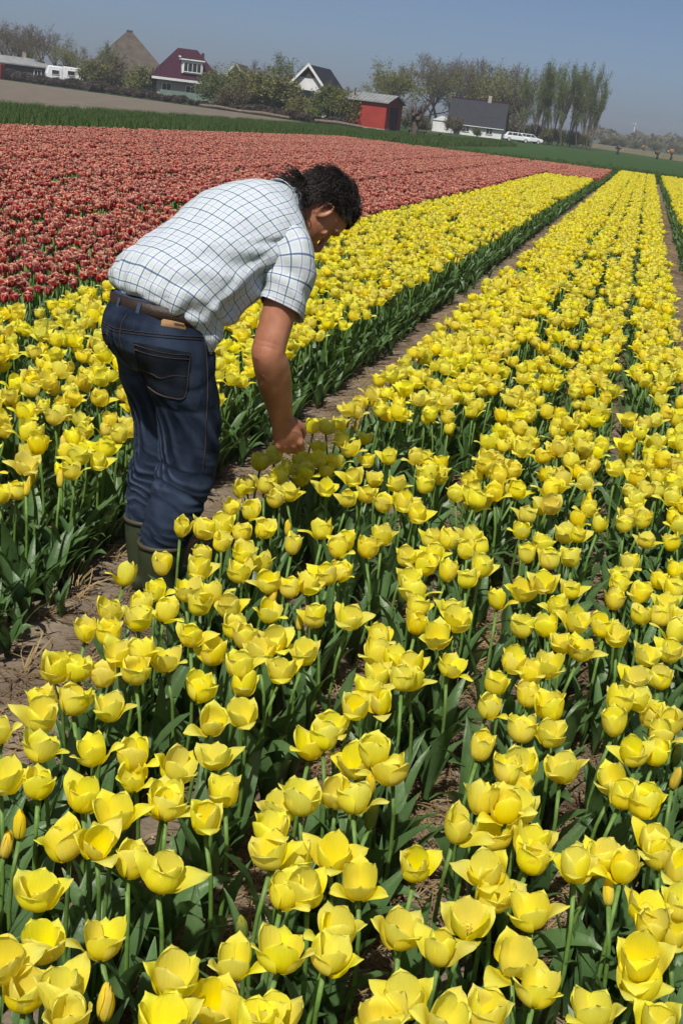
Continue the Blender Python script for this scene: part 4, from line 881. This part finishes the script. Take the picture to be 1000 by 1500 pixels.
# --- pyramid hay barn under thatch
p = bpos(186, 124, 185); h = empty('barn', (p[0], p[1], -.05), face_cam(p)+.25, 'tall pyramid roofed farm barn under grey brown thatch', 'barn')
part('wall', MB().box((0, 0, .9), (10.2, 10.2, 1.8)), M['brick'], h)
V, F = hip_roof(10.2, 10.2, 1.9, 8.5, .5, .7, .35)
tb_ = MB(); tb_.add(V, F); part('roof', tb_, M['thatch'], h); part('ridge_cap', MB().box((0, 0, 8.42), (.8, .45, .3)), M['thatch'], h)
window(h, -2.5, 1.1, 1.2, .9, -5.16, 2, 1); window(h, 2.2, 1.1, 1.2, .9, -5.16, 2, 1)
# --- dark shed far left
p = bpos(22, 106, 185); h = empty('shed', (p[0], p[1], -.05), face_cam(p)+.3, 'low dark shed with pale grey sheet roof at the far left', 'shed')
part('wall', MB().box((0, 0, 1.2), (7.5, 4, 2.4)), M['darkwood'], h); V, F = gable_roof(7.5, 4, 2.4, 3.2); part('roof', MB().add(V, F), M['greyroof'], h)
part('chimney', MB().box((1.4, .3, 3.3), (.4, .4, 1.3)), M['brick'], h); window(h, 2.6, 1.3, 1.1, 1.0, -2.05); part('bargeboard', MB().box((3.95, -1.1, 2.45), (.1, 2.3, .2)), M['white'], h)
p = bpos(1, 104, 180); o = MB().box((0, 0, 1.0), (.7, 1.2, 2.0)).build('shed', M['redwall']); o.location = (p[0], p[1], -.05); bv = o.modifiers.new('b', 'BEVEL'); bv.width = .05; tag(o, 'small red painted hut cut by the left picture edge', 'shed')
# --- houses with white gables
def gable_house(px, py, d, rot, w_, dp, ze, zr, wallm, roofm, lab, cat='house', winx=(), stor=0):
    p = bpos(px, py, d); h = empty('house', (p[0], p[1], -.05), face_cam(p)+rot, lab, cat)
    b = MB(); b.prism([(-dp/2, 0), (dp/2, 0), (dp/2, ze), (0, zr-.12), (-dp/2, ze)], w_, 'x', -w_/2); part('wall', b, wallm, h)
    V, F = gable_roof(w_, dp, ze, zr); part('roof', MB().add(V, F), roofm, h)
    return h
h = gable_house(462, 163, 132, math.pi/2-.28, 7.5, 5.6, 2.2, 5.3, M['white'], M['slate'], 'white gabled house with steep dark roof behind willows')
def gx(h, dp, w_, z0, z1, x):   # white barge boards on the gable that faces the camera
    for sg in (-1, 1):
        a = math.atan2(z1-z0, dp/2); L = math.hypot(z1-z0, dp/2)+.45; b = MB(); b.box((0, 0, 0), (.12, L, .22)); o = part('bargeboard', b, M['white'], h)
        o.matrix_local = Matrix.Translation((x, sg*dp/4*1.06, (z0+z1)/2-.12)) @ Matrix.Rotation(-sg*a, 4, 'X')
gx(h, 5.6, 7.5, 2.2, 5.3, -4.16); b = MB(); b.prism([(-.9, 4.1), (.9, 4.1), (0, 5.0)], .06, 'x', -3.84); part('gable_panel', b, M['darkwood'], h); b = MB(); b.box((-3.8, 0, 2.3), (.1, 1.6, 1.1)); part('window', b, M['glass'], h)
h = gable_house(350, 148, 145, math.pi/2-.2, 6, 4.4, 2.2, 4.9, M['brick'], M['thatch'], 'small gabled cottage with pale roof edges hidden among bushes'); gx(h, 4.4, 6, 2.2, 4.9, -3.4)
# --- red barn
p = bpos(545, 189, 116); h = empty('barn', (p[0], p[1], -.05), face_cam(p)-.38, 'bright red barn with grey corrugated roof', 'barn')
b = MB(); b.prism([(-2.0, 0), (2.0, 0), (2.0, 2.52), (0, 3.06), (-2.0, 2.52)], 3.9, 'x', -1.95); part('wall', b, M['redwall'], h)
V, F = gable_roof(3.9, 4.0, 2.65, 3.25, .25, .10); rf = part('roof', MB().add(V, F), M['greyroof'], h)
for i in range(11): part('sheet', MB().add([(-2.1+i*.40, -2.22, 2.60), (-2.1+i*.40+.05, -2.22, 2.60), (-2.1+i*.40+.05, -.02, 3.262), (-2.1+i*.40, -.02, 3.262), (-2.1+i*.40+.025, -2.22, 2.635), (-2.1+i*.40+.025, -.02, 3.295)], [(0, 4, 5, 3), (4, 1, 2, 5)]), M['greyroof'], rf)
part('plinth', MB().box((0, 0, .14), (4.0, 4.1, .28)), M['brick'], h); part('pipe', MB().tube([(-1.6, -1.2, 2.7), (-1.6, -1.2, 3.5)], .06, 8), M['darkwood'], h)
b = MB(); b.box((1.98, 0, 1.1), (.06, 1.8, 2.2)); part('door', b, M['darkwood'], h)
# --- long white cottage under dark tiles
h = gable_house(697, 196, 225, -.12, 9.6, 6.4, 2.1, 6.1, M['white'], M['slate'], 'long white cottage with big dark tiled roof')
part('chimney', MB().box((1.6, 0, 6.4), (.6, .6, 1.2)), M['brick'], h); part('ridge', MB().box((0, 0, 6.14), (10.3, .3, .2)), M['burg'], h)
for x in (-1.5, .6, 2.6): window(h, x, 1.15, 1.25, 1.2, -3.27, 2, 2)
part('door', MB().box((-3.1, -3.25, 1.0), (1.0, .1, 2.0)), M['darkwood'], h); part('gutter', MB().box((0, -3.62, 1.62), (10.3, .12, .12)), M['white'], h)
b = MB(); b.box((-6.2, -1.0, .95), (2.8, 3.6, 1.9)); b.prism([(-7.7, 1.9), (-4.7, 1.9), (-6.2, 2.7)], 3.9, 'y', -2.95); part('annexe', b, M['white'], h)
p = bpos(777, 200, 245); h = empty('shed', (p[0], p[1], -.05), face_cam(p)+.2, 'small shed with red brown roof behind the parked cars', 'shed'); part('wall', MB().box((0, 0, .9), (3.6, 3, 1.8)), M['white'], h); V, F = gable_roof(3.6, 3, 1.8, 3.0); part('roof', MB().add(V, F), M['burg'], h); part('door', MB().box((.4, -1.52, .85), (.9, .06, 1.7)), M['darkwood'], h)

# --- vehicles
def car(px, py, d, rot, lab, hatch=True):
    p = bpos(px, py, d); c = empty('car', (p[0], p[1], -.05), face_cam(p)+rot, lab, 'car', 'cars parked by the cottage')
    side = [(-2.2, .32), (2.15, .32), (2.2, .62), (2.1, .80), (1.15, .95), (-2.05, .98), (-2.22, .7)]
    b = MB(); b.prism(side, 1.72, 'y', -.86); o = part('body', b, M['carwhite'], c); m_ = o.modifiers.new('b', 'BEVEL'); m_.width = .09; m_.segments = 3
    b = MB(); V = [(-1.95, -.80, .95), (1.1, -.80, .95), (.35, -.64, 1.46), (-1.6, -.64, 1.46)]; V += [(x, -y, z) for x, y, z in V]
    b.add(V, [(0, 1, 2, 3), (5, 4, 7, 6), (3, 2, 6, 7), (1, 5, 6, 2), (4, 0, 3, 7), (0, 4, 5, 1)]); o = part('cabin', b, M['carwhite'], c); m_ = o.modifiers.new('b', 'BEVEL'); m_.width = .05
    for sg in (-1, 1):
        for x0, x1, t0, t1 in ((-1.72, -.95, -1.5, -.95), (-.88, -.08, -.88, -.08), (.0, .88, .0, .33)):
            b = MB(); b.add([(x0, sg*.805, 1.0), (x1, sg*.805, 1.0), (t1, sg*.672, 1.40), (t0, sg*.672, 1.40)], [(0, 1, 2, 3) if sg < 0 else (3, 2, 1, 0)]); part('window', b, M['glass'], c)
        for x in (-1.35, 1.35):
            wv, wf, _ = tube_arrays([(x, sg*.72, .31), (x, sg*.89, .31)], .31, 18); wo = part('wheel', MB().add(wv, wf), M['tyre'], c); wv, wf, _ = tube_arrays([(x, sg*.885, .31), (x, sg*.905, .31)], .19, 12); part('rim', MB().add(wv, wf), M['chrome'], wo)
        part('headlight', MB().box((2.13, sg*.62, .68), (.16, .34, .15)), M['chrome'], c); part('tail_light', MB().box((-2.17, sg*.66, .78), (.12, .24, .18)), M['redwall'], c)
    b = MB(); b.add([(1.04, -.70, 1.0), (1.04, .70, 1.0), (.40, .58, 1.42), (.40, -.58, 1.42)], [(0, 1, 2, 3)]); o = part('windscreen', b, M['glass'], c); o.location = (.03, 0, .01)
    return c
car(756, 206, 205, 0.15, 'white hatchback car parked beside the long cottage'); car(774, 206.5, 212, .35, 'white car partly behind the hatchback near the poplars')
p = bpos(121, 120, 172); c = empty('camper_van', (p[0], p[1], -.05), face_cam(p)+.12, 'white camper van with dark side windows by the barn', 'camper van')
b = MB(); b.prism([(-2.6, .4), (2.7, .4), (2.75, 1.2), (2.1, 1.35), (1.75, 2.5), (-2.6, 2.6)], 2.0, 'y', -1.0); o = part('body', b, M['carwhite'], c); m_ = o.modifiers.new('b', 'BEVEL'); m_.width = .12; m_.segments = 3
for x, w_ in ((-1.6, 1.0), (-.1, 1.1)): window(c, x, 1.85, w_, .6, -1.03, 1, 1, .05)
b = MB(); b.add([(1.15, -1.012, 1.4), (2.0, -1.012, 1.4), (1.7, -1.012, 2.3), (1.15, -1.012, 2.3)], [(0, 1, 2, 3)]); part('window', b, M['glass'], c); b = MB(); b.add([(2.11, -.85, 1.38), (2.11, .85, 1.38), (1.80, .8, 2.4), (1.80, -.8, 2.4)], [(0, 1, 2, 3)]); part('windscreen', b, M['glass'], c)
for x in (-1.7, 1.8):
    for sg in (-1, 1): wv, wf, _ = tube_arrays([(x, sg*.85, .38), (x, sg*1.03, .38)], .38, 16); part('wheel', MB().add(wv, wf), M['tyre'], c)
p = bpos(89, 114, 176); c = empty('caravan', (p[0], p[1], -.05), face_cam(p)+.12, 'white caravan standing left of the camper van', 'caravan')
b = MB(); b.prism([(-1.9, .5), (1.9, .5), (2.0, 1.4), (1.7, 2.5), (-1.7, 2.55), (-2.0, 1.5)], 2.0, 'y', -1.0); o = part('body', b, M['carwhite'], c); m_ = o.modifiers.new('b', 'BEVEL'); m_.width = .12
window(c, -.8, 1.75, 1.0, .6, -1.03, 1, 1, .05); part('door', MB().box((.9, -1.02, 1.4), (.7, .05, 1.7)), M['darkwood'], c)
wv, wf, _ = tube_arrays([(0, -.95, .33), (0, -1.02, .33)], .33, 16); part('wheel', MB().add(wv, wf), M['tyre'], c)

# ------------------------------------------------------------------ trees
def grow(tb, tips, q, p, d, L, r, lev, maxlev, up, spread, nb):
    n = 4; P = [p]; x = p; dd = d
    for i in range(n):
        dd = unit(dd+np.array([q.gauss(0, .13), q.gauss(0, .13), q.gauss(0, .08)+up*.12])); x = x+dd*L/n; P.append(x)
    tb.tube(P, [r*(1-.55*i/n) for i in range(n+1)], 5 if lev < 2 else 3, 0, False)
    if lev == maxlev: tips.append((P[1], P[-1], dd)); tips.append((P[2], P[-1], dd)); return
    for k in range(nb[lev]):
        t = q.uniform(.12 if up > .9 and lev == 0 else .35, 1.0); i = min(n-1, int(t*n)); b = P[i]+(P[i+1]-P[i])*(t*n-i)
        ax = unit(np.cross(dd, np.array([q.gauss(0, 1), q.gauss(0, 1), q.gauss(0, 1)]))); a = spread*q.uniform(.6, 1.3); nd = unit(dd*math.cos(a)+ax*math.sin(a)+np.array([0, 0, up*.3]))
        grow(tb, tips, q, b, nd, L*q.uniform(.5, .75)*(.62 if up > .9 and lev == 0 else 1), r*(.55-.08*lev)*(1-.3*t), lev+1, maxlev, up, spread, nb)
def tree_meshes(seed, H, r, style):
    q = random.Random(seed); tb = MB(); tips = []
    st = {'bare': (3, .35, .75, (7, 5, 4)), 'poplar': (3, 1.0, .36, (15, 5, 3)), 'round': (3, .25, .85, (8, 5, 4)), 'bush': (2, .45, .7, (7, 5))}[style]
    n0 = {'bush': 7}.get(style, 1); L0 = H*{'bare': .55, 'poplar': .80, 'round': .5, 'bush': .5}[style]
    for k in range(n0):
        d0 = unit((q.gauss(0, .05 if n0 == 1 else .10 if style == 'poplar' else .5), q.gauss(0, .05 if n0 == 1 else .1 if style == 'poplar' else .5), 1)); b0 = np.array([q.gauss(0, .05), q.gauss(0, .05), -.1]) if n0 == 1 else np.array([q.gauss(0, .25), q.gauss(0, .25), -.1])
        grow(tb, tips, q, b0, d0, L0*q.uniform(.9, 1.1), r/(n0**.5), 0, st[0], st[1], st[2], st[3])
    hmax = max(t[1][2] for t in tips); k = H/hmax
    return tb, tips, k, q
def crown(tips, q, nl, ls, ntw, wtw, spread):
    lv = MB(); V = []; F = []; tw = MB(); VT = []; FT = []
    for a, b, d in tips:
        for i in range(ntw):
            s = a+(b-a)*q.random(); e = s+unit(d+np.array([q.gauss(0, .55), q.gauss(0, .55), q.gauss(.15, .45)]))*q.uniform(.4, 1.1)*spread
            sd = unit(np.cross(e-s, np.array([q.gauss(0, 1), q.gauss(0, 1), .3])))*wtw; m = len(VT); VT += [s-sd, s+sd, e]; FT.append((m, m+1, m+2))
        for i in range(nl):
            c = a+(b-a)*q.uniform(0, 1.15)+np.array([q.gauss(0, .35), q.gauss(0, .35), q.gauss(0, .3)])*spread
            u = unit(np.array([q.gauss(0, 1), q.gauss(0, 1), q.gauss(0, .7)])); v = unit(np.cross(u, np.array([q.gauss(0, 1), q.gauss(0, 1), q.gauss(0, 1)]))); s = ls*q.uniform(.5, 1.3); m = len(V)
            V += [c-u*s, c+v*s*.5, c+u*s, c-v*s*.5]; F.append((m, m+1, m+2, m+3))
    return V, F, VT, FT
TREES = {}
def tree_kind(key, seed, H, r, style, nl, ls, ntw, wtw, lm, spread=1.0):
    tb, tips, k, q = tree_meshes(seed, H, r, style); V, F, VT, FT = crown(tips, q, nl, ls, ntw, wtw, spread)
    tm = tb.mesh('trunk', M['bark'], True); cm = MB()
    if V: cm.add(V, F, 0)
    if VT: cm.add(VT, FT, 1)
    TREES[key] = (tm, cm.mesh('crown', [lm, M['twig']]), H, k)
tree_kind('bare1', 1, 12, .28, 'bare', 3, .13, 8, .014, M['lf_olive']); tree_kind('bare2', 2, 12, .26, 'bare', 5, .14, 7, .013, M['lf_olive'])
tree_kind('willow1', 3, 10, .26, 'round', 12, .16, 4, .012, M['lf_willow']); tree_kind('willow2', 4, 10, .26, 'round', 14, .16, 4, .012, M['lf_green'])
tree_kind('poplar1', 5, 16, .24, 'poplar', 13, .17, 4, .012, M['lf_poplar'], .9); tree_kind('poplar2', 6, 16, .22, 'poplar', 11, .17, 4, .012, M['lf_poplar'], .9)
tree_kind('bush1', 8, 4, .09, 'bush', 13, .13, 14, .010, M['lf_willow'], .75); tree_kind('bush2', 9, 4, .09, 'bush', 10, .12, 16, .010, M['lf_olive'], .75); tree_kind('bush3', 10, 4, .09, 'bush', 15, .13, 10, .010, M['lf_green'], .75)
def tree(key, px, top, d, lab, grp, cat='tree', sxy=1.0, rz=None, lean=0., base=None, name=None):
    tm, cm, H, k = TREES[key]; yb = base if base is not None else hor(px)+CAMH*FPX/d; yb = hor(px)+1; p = bpos(px, yb, d); h = far(px, top, d*bk(px))[2]
    t = empty(name or 'tree', (p[0], p[1], -.05), rnd.uniform(0, 6.28) if rz is None else rz, lab, cat, grp); s = h/H
    t.scale = (s*sxy*1., s*sxy*1., s)
    if lean: t.rotation_euler = (0, lean, 0 if rz is None else rz)
    for nm, me in (('trunk', tm), ('crown', cm)):
        o = link(nm, me, t); o.scale = (k, k, k)
    return t
G1, G2, G3 = 'trees behind the farm on the left', 'trees between the houses', 'trees around the long cottage'
for a in (('bare1', 4, 22, 190, 'bare grey tree at the left picture edge behind the shed', G1), ('bare2', 36, 38, 195, 'thin bare tree behind the dark shed', G1), ('bare1', 70, 34, 185, 'bare brown tree rising above the caravan', G1, 'tree', .9), ('willow1', 28, 55, 200, 'low greenish tree between bare trees at far left', G1), ('willow1', 96, 62, 180, 'yellow green tree right of the caravan', G1), ('bare2', 112, 66, 190, 'small bare tree in front of the thatched barn left side', G1),
          ('willow2', 150, 60, 172, 'slim green tree before the left slope of the thatched barn', G1, 'tree', .6), ('bare1', 52, 42, 205, 'bare tree between the dark shed and the caravan', G1), ('bare2', 15, 34, 210, 'second bare tree from the left behind the shed', G1), ('bare1', 84, 46, 200, 'bare brown tree directly behind the caravan', G1, 'tree', .9), ('bush2', 165, 80, 165, 'olive bush in front of the thatched barn', G1, 'bush'), ('bush1', 140, 88, 165, 'yellow green bush left of the thatched barn foot', G1, 'bush'), ('bush1', 212, 98, 160, 'bush between thatched barn and burgundy house', G1, 'bush'),
          ('willow2', 338, 90, 140, 'round green tree right of the burgundy house', G2, 'tree', 1.1), ('bush3', 322, 106, 132, 'dark green bush beside the burgundy house wall', G2, 'bush', 1.1), ('bush1', 370, 105, 128, 'leafy bush in front of the small gabled cottage', G2, 'bush', 1.2), ('bush2', 350, 118, 126, 'olive bush below the pale roof edge', G2, 'bush', 1.1), ('bare2', 375, 86, 150, 'thin tree behind the leafy bushes', G2, 'tree', .7), ('willow2', 418, 80, 150, 'leaning green tree left of the white gabled house', G2, 'tree', .9), ('bush1', 405, 108, 126, 'green bush left of the white gabled house', G2, 'bush', 1.2),
          ('bush1', 446, 142, 120, 'low willow bush before the white gable', G2, 'bush', 1.2), ('bush1', 474, 138, 118, 'yellow green willow bush at the white house corner', G2, 'bush', 1.1), ('bush3', 488, 122, 118, 'upright green bush right of the white gabled house', G2, 'bush', .9), ('bush1', 505, 130, 116, 'bush touching the red barn', G2, 'bush', .9),
          ('willow1', 578, 88, 165, 'wide tree with thin green leaves right of the red barn', G3, 'tree', 1.15), ('bare2', 612, 78, 245, 'tall bare crowned tree left of the cottage', G3, 'tree', .95), ('bare1', 640, 76, 255, 'tall grey tree behind the pollard willow', G3), ('bare1', 672, 80, 262, 'bare tree behind the cottage roof left end', G3), ('willow1', 706, 98, 262, 'olive tree behind the cottage chimney', G3, 'tree', 1.0), ('bare1', 690, 82, 270, 'far bare tree over the cottage roof', G3), ('willow1', 738, 104, 250, 'olive brown tree at the right end of the cottage', G3), ('bare2', 755, 92, 235, 'slender bare tree left of the poplars', G3, 'tree', .85), ('willow2', 725, 120, 256, 'low green tree behind the cottage gable', G3), ('willow1', 560, 96, 180, 'pale green tree just right of the red barn roof', G3), ('willow1', 628, 92, 250, 'olive tree in the middle of the grove left of the cottage', G3, 'tree', 1.1), ('bare2', 655, 84, 258, 'bare brown crown behind the cottage left gable', G3), ('willow1', 722, 96, 250, 'broad olive tree behind the right half of the cottage', G3, 'tree', 1.1), ('bare1', 742, 92, 255, 'dense grey brown tree left of the poplar row', G3, 'tree', 1.1), ('bush3', 786, 181, 232, 'leafy undergrowth at the left foot of the poplar row', G3, 'bush', 1.2), ('bush1', 806, 187, 230, 'pale undergrowth between the left poplar trunks', G3, 'bush', 1.2), ('bush3', 826, 189, 233, 'green undergrowth in the middle of the poplar row', G3, 'bush', 1.2), ('bush1', 846, 193, 231, 'pale undergrowth between the right poplar trunks', G3, 'bush', 1.2), ('bush2', 745, 165, 235, 'dark scrub behind the parked cars', G3, 'bush', 1.2), ('bush2', 600, 160, 150, 'twiggy scrub behind the pollard willow', G3, 'bush', 1.2), ('bush2', 660, 166, 196, 'dark bush at the cottage left corner', G3, 'bush', .9), ('bush3', 700, 186, 196, 'small round bush before the cottage wall', G3, 'bush', .8)):
    tree(*a)
_px = [782, 796, 808, 822, 836, 848, 858, 872, 815, 866, 789, 829, 843, 877, 802]; PL = ['tall slim poplar, '+ordinal(sorted(_px).index(v)+1)+' from the left in the row beside the road' for v in _px]
for i, (px, top, d) in enumerate(((782, 92, 222), (796, 84, 228), (808, 83, 220), (822, 84, 230), (836, 92, 224), (848, 86, 232), (858, 88, 226), (872, 90, 222), (815, 95, 240), (866, 93, 240), (789, 96, 236), (829, 88, 238), (843, 94, 242), (877, 100, 234), (802, 90, 244))):
    tree('poplar1' if i % 2 else 'poplar2', px-14+i*.2, top, d, PL[i], 'poplars in a row', 'tree', .72, None)
# pollard willow stump before the cottage
p = bpos(606, 196, 118); t = empty('pollard_willow', (p[0], p[1], -.05), 0, 'knobbly pollard willow stump right of the red barn', 'tree'); b = MB(); b.tube(curve([(0, 0, 0), (.06, 0, .7), (-.05, .05, 1.5), (.1, 0, 2.1)], 14), [.34-.008*i for i in range(14)], 9)
for k in range(9): a = k*.7; b.add(IV*rnd.uniform(.2, .36)*(1+.15*nrs.randn(len(IV), 1))+np.array([.35*math.cos(a), .35*math.sin(a), 2.0+.25*math.sin(k*2.1)]), IF)
part('trunk', b, M['bark'], t, True); b = MB()
for k in range(150): a = rnd.uniform(0, 6.3); straw(.3*math.cos(a), .3*math.sin(a), 2.1, rnd.uniform(.5, 1.4), a, rnd.uniform(.5, 1.4), .012, b)
part('crown', b, M['twig'], t)
# low wooden platform and trailer by the stump
p = bpos(622, 197, 122); h = empty('wooden_platform', (p[0], p[1], -.05), face_cam(p)+.15, 'low pale wooden platform standing beside the pollard willow', 'platform')
for i in range(6): part('plank', MB().box((0, -.6+i*.24, .72), (3.4, .22, .06)), M['wood'], h)
for x in (-1.5, 0, 1.5):
    for y in (-.55, .55): part('leg', MB().box((x, y, .34), (.1, .1, .69)), M['wood'], h)
# brushwood hedge along the far side of the ploughed field, one shrub after another
i = 0
for px in np.arange(4, 520, 11.5):
    py = np.interp(px, [0, 340, 504, 540], [116, 163, 187, 190]); q_ = on(px, py-1.0, 0); d = math.hypot(q_[0], q_[1])
    top = np.interp(px, [0, 120, 300, 420, 520], [103, 119, 148, 160, 181])+rnd.uniform(-3, 3)
    tm, cm, H, k = TREES['hedge'] if 'hedge' in TREES else (None,)*4
    if tm is None: tree_kind('hedge', 77, 2.2, .05, 'bush', 12, .12, 30, .035, M['twig'], .7); tm, cm, H, k = TREES['hedge']
    hh = max(.7, far(px, top, d)[2]); t = empty('hedge_shrub', (q_[0], q_[1], -.06), rnd.uniform(0, 6.28), 'brown leafless shrub in the brushwood hedge along the ploughed field', 'shrub', 'shrubs of the brushwood hedge')
    s = hh/H; t.scale = (s*1.9, s*1.9, s)
    for nm, me in (('trunk', tm), ('crown', cm)): o = link(nm, me, t); o.scale = (k, k, k)
for (px, py, L, lab) in ((385, 168, 5.0, 'pale log lying in the hedge below the small cottage'), (495, 182, 4.5, 'pale log in the hedge near the red barn'), (320, 158, 4, 'grey log in the hedge right of the burgundy house')):
    q_ = on(px, py+6, 0); b = MB(); b.tube([(-L/2, 0, .5), (0, 0, .55), (L/2, 0, .42)], [.14, .16, .12], 8); o = b.build('log', M['wood']); o.location = (q_[0], q_[1], -.05); o.rotation_euler = (0, 0, face_cam(q_)+.1); tag(o, lab, 'log')
# --- tall grass on the verge beyond the red field and grass tufts at the bed ends
gm = []
for k in range(3):
    b = MB()
    for i in range(46):
        a = rnd.uniform(0, 6.3); L = rnd.uniform(.14, .40); x, y = rnd.gauss(0, .16), rnd.gauss(0, .16); ln = rnd.uniform(.1, .8); wv = rnd.uniform(.006, .012); dx, dy = math.cos(a), math.sin(a)
        P = [np.array([x+dx*L*ln*t*t, y+dy*L*ln*t*t, L*t*(1-.25*ln*t)]) for t in (0, .5, 1)]; sd = np.array([-dy, dx, 0])*wv
        b.add([P[0]-sd, P[0]+sd, P[1]+sd*.8, P[1]-sd*.8, P[2]], [(0, 1, 2, 3), (3, 2, 4)])
    gm.append(b.mesh('grass_tuft', M['blade']))
P_, R_, S_, I_ = [], [], [], []
def tuft(x, y, s): P_.append((x, y, -.06)); R_.append((0, 0, rnd.uniform(0, 6.28))); S_.append(s); I_.append(rnd.randrange(3))
for k in range(15000):
    y = 22+rnd.random()**.8*125; x = -15.3-abs(rnd.gauss(0, 1))*8 if rnd.random() < .6 else rnd.uniform(-31, -15.3); tuft(max(x, -31.2), y, rnd.uniform(.6, 1.5)*(1.3 if x > -18.5 else .8))
for k in range(5200): x = rnd.uniform(-20, 9); tuft(x, 63.2+abs(rnd.gauss(0, 1))*10, rnd.uniform(.5, 1.0))
tag(scatter('grass_blades', P_, R_, S_, I_, gm, M['blade']), 'rough green grass on the verge around the tulip fields', 'grass', None, 'stuff')
# --- pollarded stumps and posts by the road, far wood, wind turbine
for (px, py, hpx, lab) in ((906, 220, 12, 'leftmost of the pollard stumps by the road'), (943, 221, 14, 'second pollard stump by the road, with rusty top'), (964, 227, 11, 'third pollard stump from the left by the road'), (984, 228, 15, 'rightmost pollard stump with rusty top by the road')):
    q_ = on(px, py+6, 0); d = min(260, math.hypot(q_[0], q_[1])); q_ = far(px, hor(px)+1, d); hh = hpx*d/FPX*.75; t = empty('pollard_stump', (q_[0], q_[1], -.05), 0, lab, 'stump', 'pollard stumps by the road')
    b = MB(); b.tube([(0, 0, 0), (.05, 0, hh*.5), (0, .03, hh*.8)], [.2, .17, .22], 8); part('trunk', b, M['bark'], t, True); b = MB()
    for k in range(7): b.add(IV*rnd.uniform(.18, .3)*(1+.2*nrs.randn(len(IV), 1))+np.array([rnd.gauss(0, .2), rnd.gauss(0, .2), hh*.85+rnd.uniform(0, .4)]), IF)
    part('head', b, M['tan'] if 'rusty' in lab else M['bark'], t)
b = MB(); V = []; F = []; VT = []; FT = []
for k in range(5200):
    px = rnd.uniform(852, 1100); d = rnd.uniform(620, 950); hh = (7+4*mnoise.noise(Vector((px*.05, 2., d*.004))))*rnd.uniform(.1, 1.0)**.6; q_ = far(px, hor(px), d); c = np.array([q_[0], q_[1], max(.3, hh)])
    u = unit(np.array([rnd.gauss(0, 1), rnd.gauss(0, 1), rnd.gauss(0, .8)])); v = unit(np.cross(u, np.array([rnd.gauss(0, 1), rnd.gauss(0, 1), rnd.gauss(0, 1)]))); s = rnd.uniform(.5, 1.5); m = len(V); V += [c-u*s, c+v*s, c+u*s, c-v*s]; F.append((m, m+1, m+2, m+3))
b.add(V, F); tag(b.build('far_wood', M['lf_olive']), 'low hazy wood on the horizon at the right', 'wood', None, 'stuff')
for k in range(8):
    px = 880+k*16+rnd.uniform(-5, 5); tree('bush1' if k % 2 else 'bush2', px, hor(px)-6-rnd.uniform(0, 5), 420+k*14, 'hazy yellow green bush in the strip behind the road', 'bushes behind the road', 'bush', 1.3)
q_ = far(924, hor(924), 900); t = empty('wind_turbine', (q_[0], q_[1], 0), face_cam(q_), 'faint white wind turbine on the right horizon', 'wind turbine'); zt = far(924, 181, 900)[2]
part('tower', MB().tube([(0, 0, 0), (0, 0, zt)], [.3, .18], 10), M['white'], t, True); part('nacelle', MB().box((0, -.3, zt), (.7, 1.6, .7)), M['white'], t)
for k in range(3):
    a = k*2.094+.5; part('blade', MB().tube([(0, -1.2, zt), (2.6*math.sin(a), -1.2, zt+2.6*math.cos(a))], [.16, .06], 5), M['white'], t)
# --- air
hz = bpy.data.materials.new('haze'); hz.use_nodes = True; t = hz.node_tree; t.nodes.remove(t.nodes['Principled BSDF']); pv = t.nodes.new('ShaderNodeVolumePrincipled'); pv.inputs['Color'].default_value = (.86, .91, 1.0, 1); pv.inputs['Density'].default_value = .00055; pv.inputs['Anisotropy'].default_value = .2
t.links.new(pv.outputs[0], t.nodes['Material Output'].inputs['Volume'])
hb = MB().box((0, 0, 0), (2, 2, 2)).build('haze', hz); hb.scale = (700, 800, 12.5); hb.location = (-150, 560, 11.3); tag(hb, 'thin pale blue haze in the air', 'haze', None, 'stuff')

# the farm is scaled with its distance
for o in list(COL.objects):
    if o.parent is None and o.get('category') in ('house', 'barn', 'shed', 'fence', 'camper van', 'caravan'):
        v = np.array(o.location)-CAMP; px = 500+FPX*(v@IX)/(v@FW); k = bk(px); o.scale = (k, k, k)
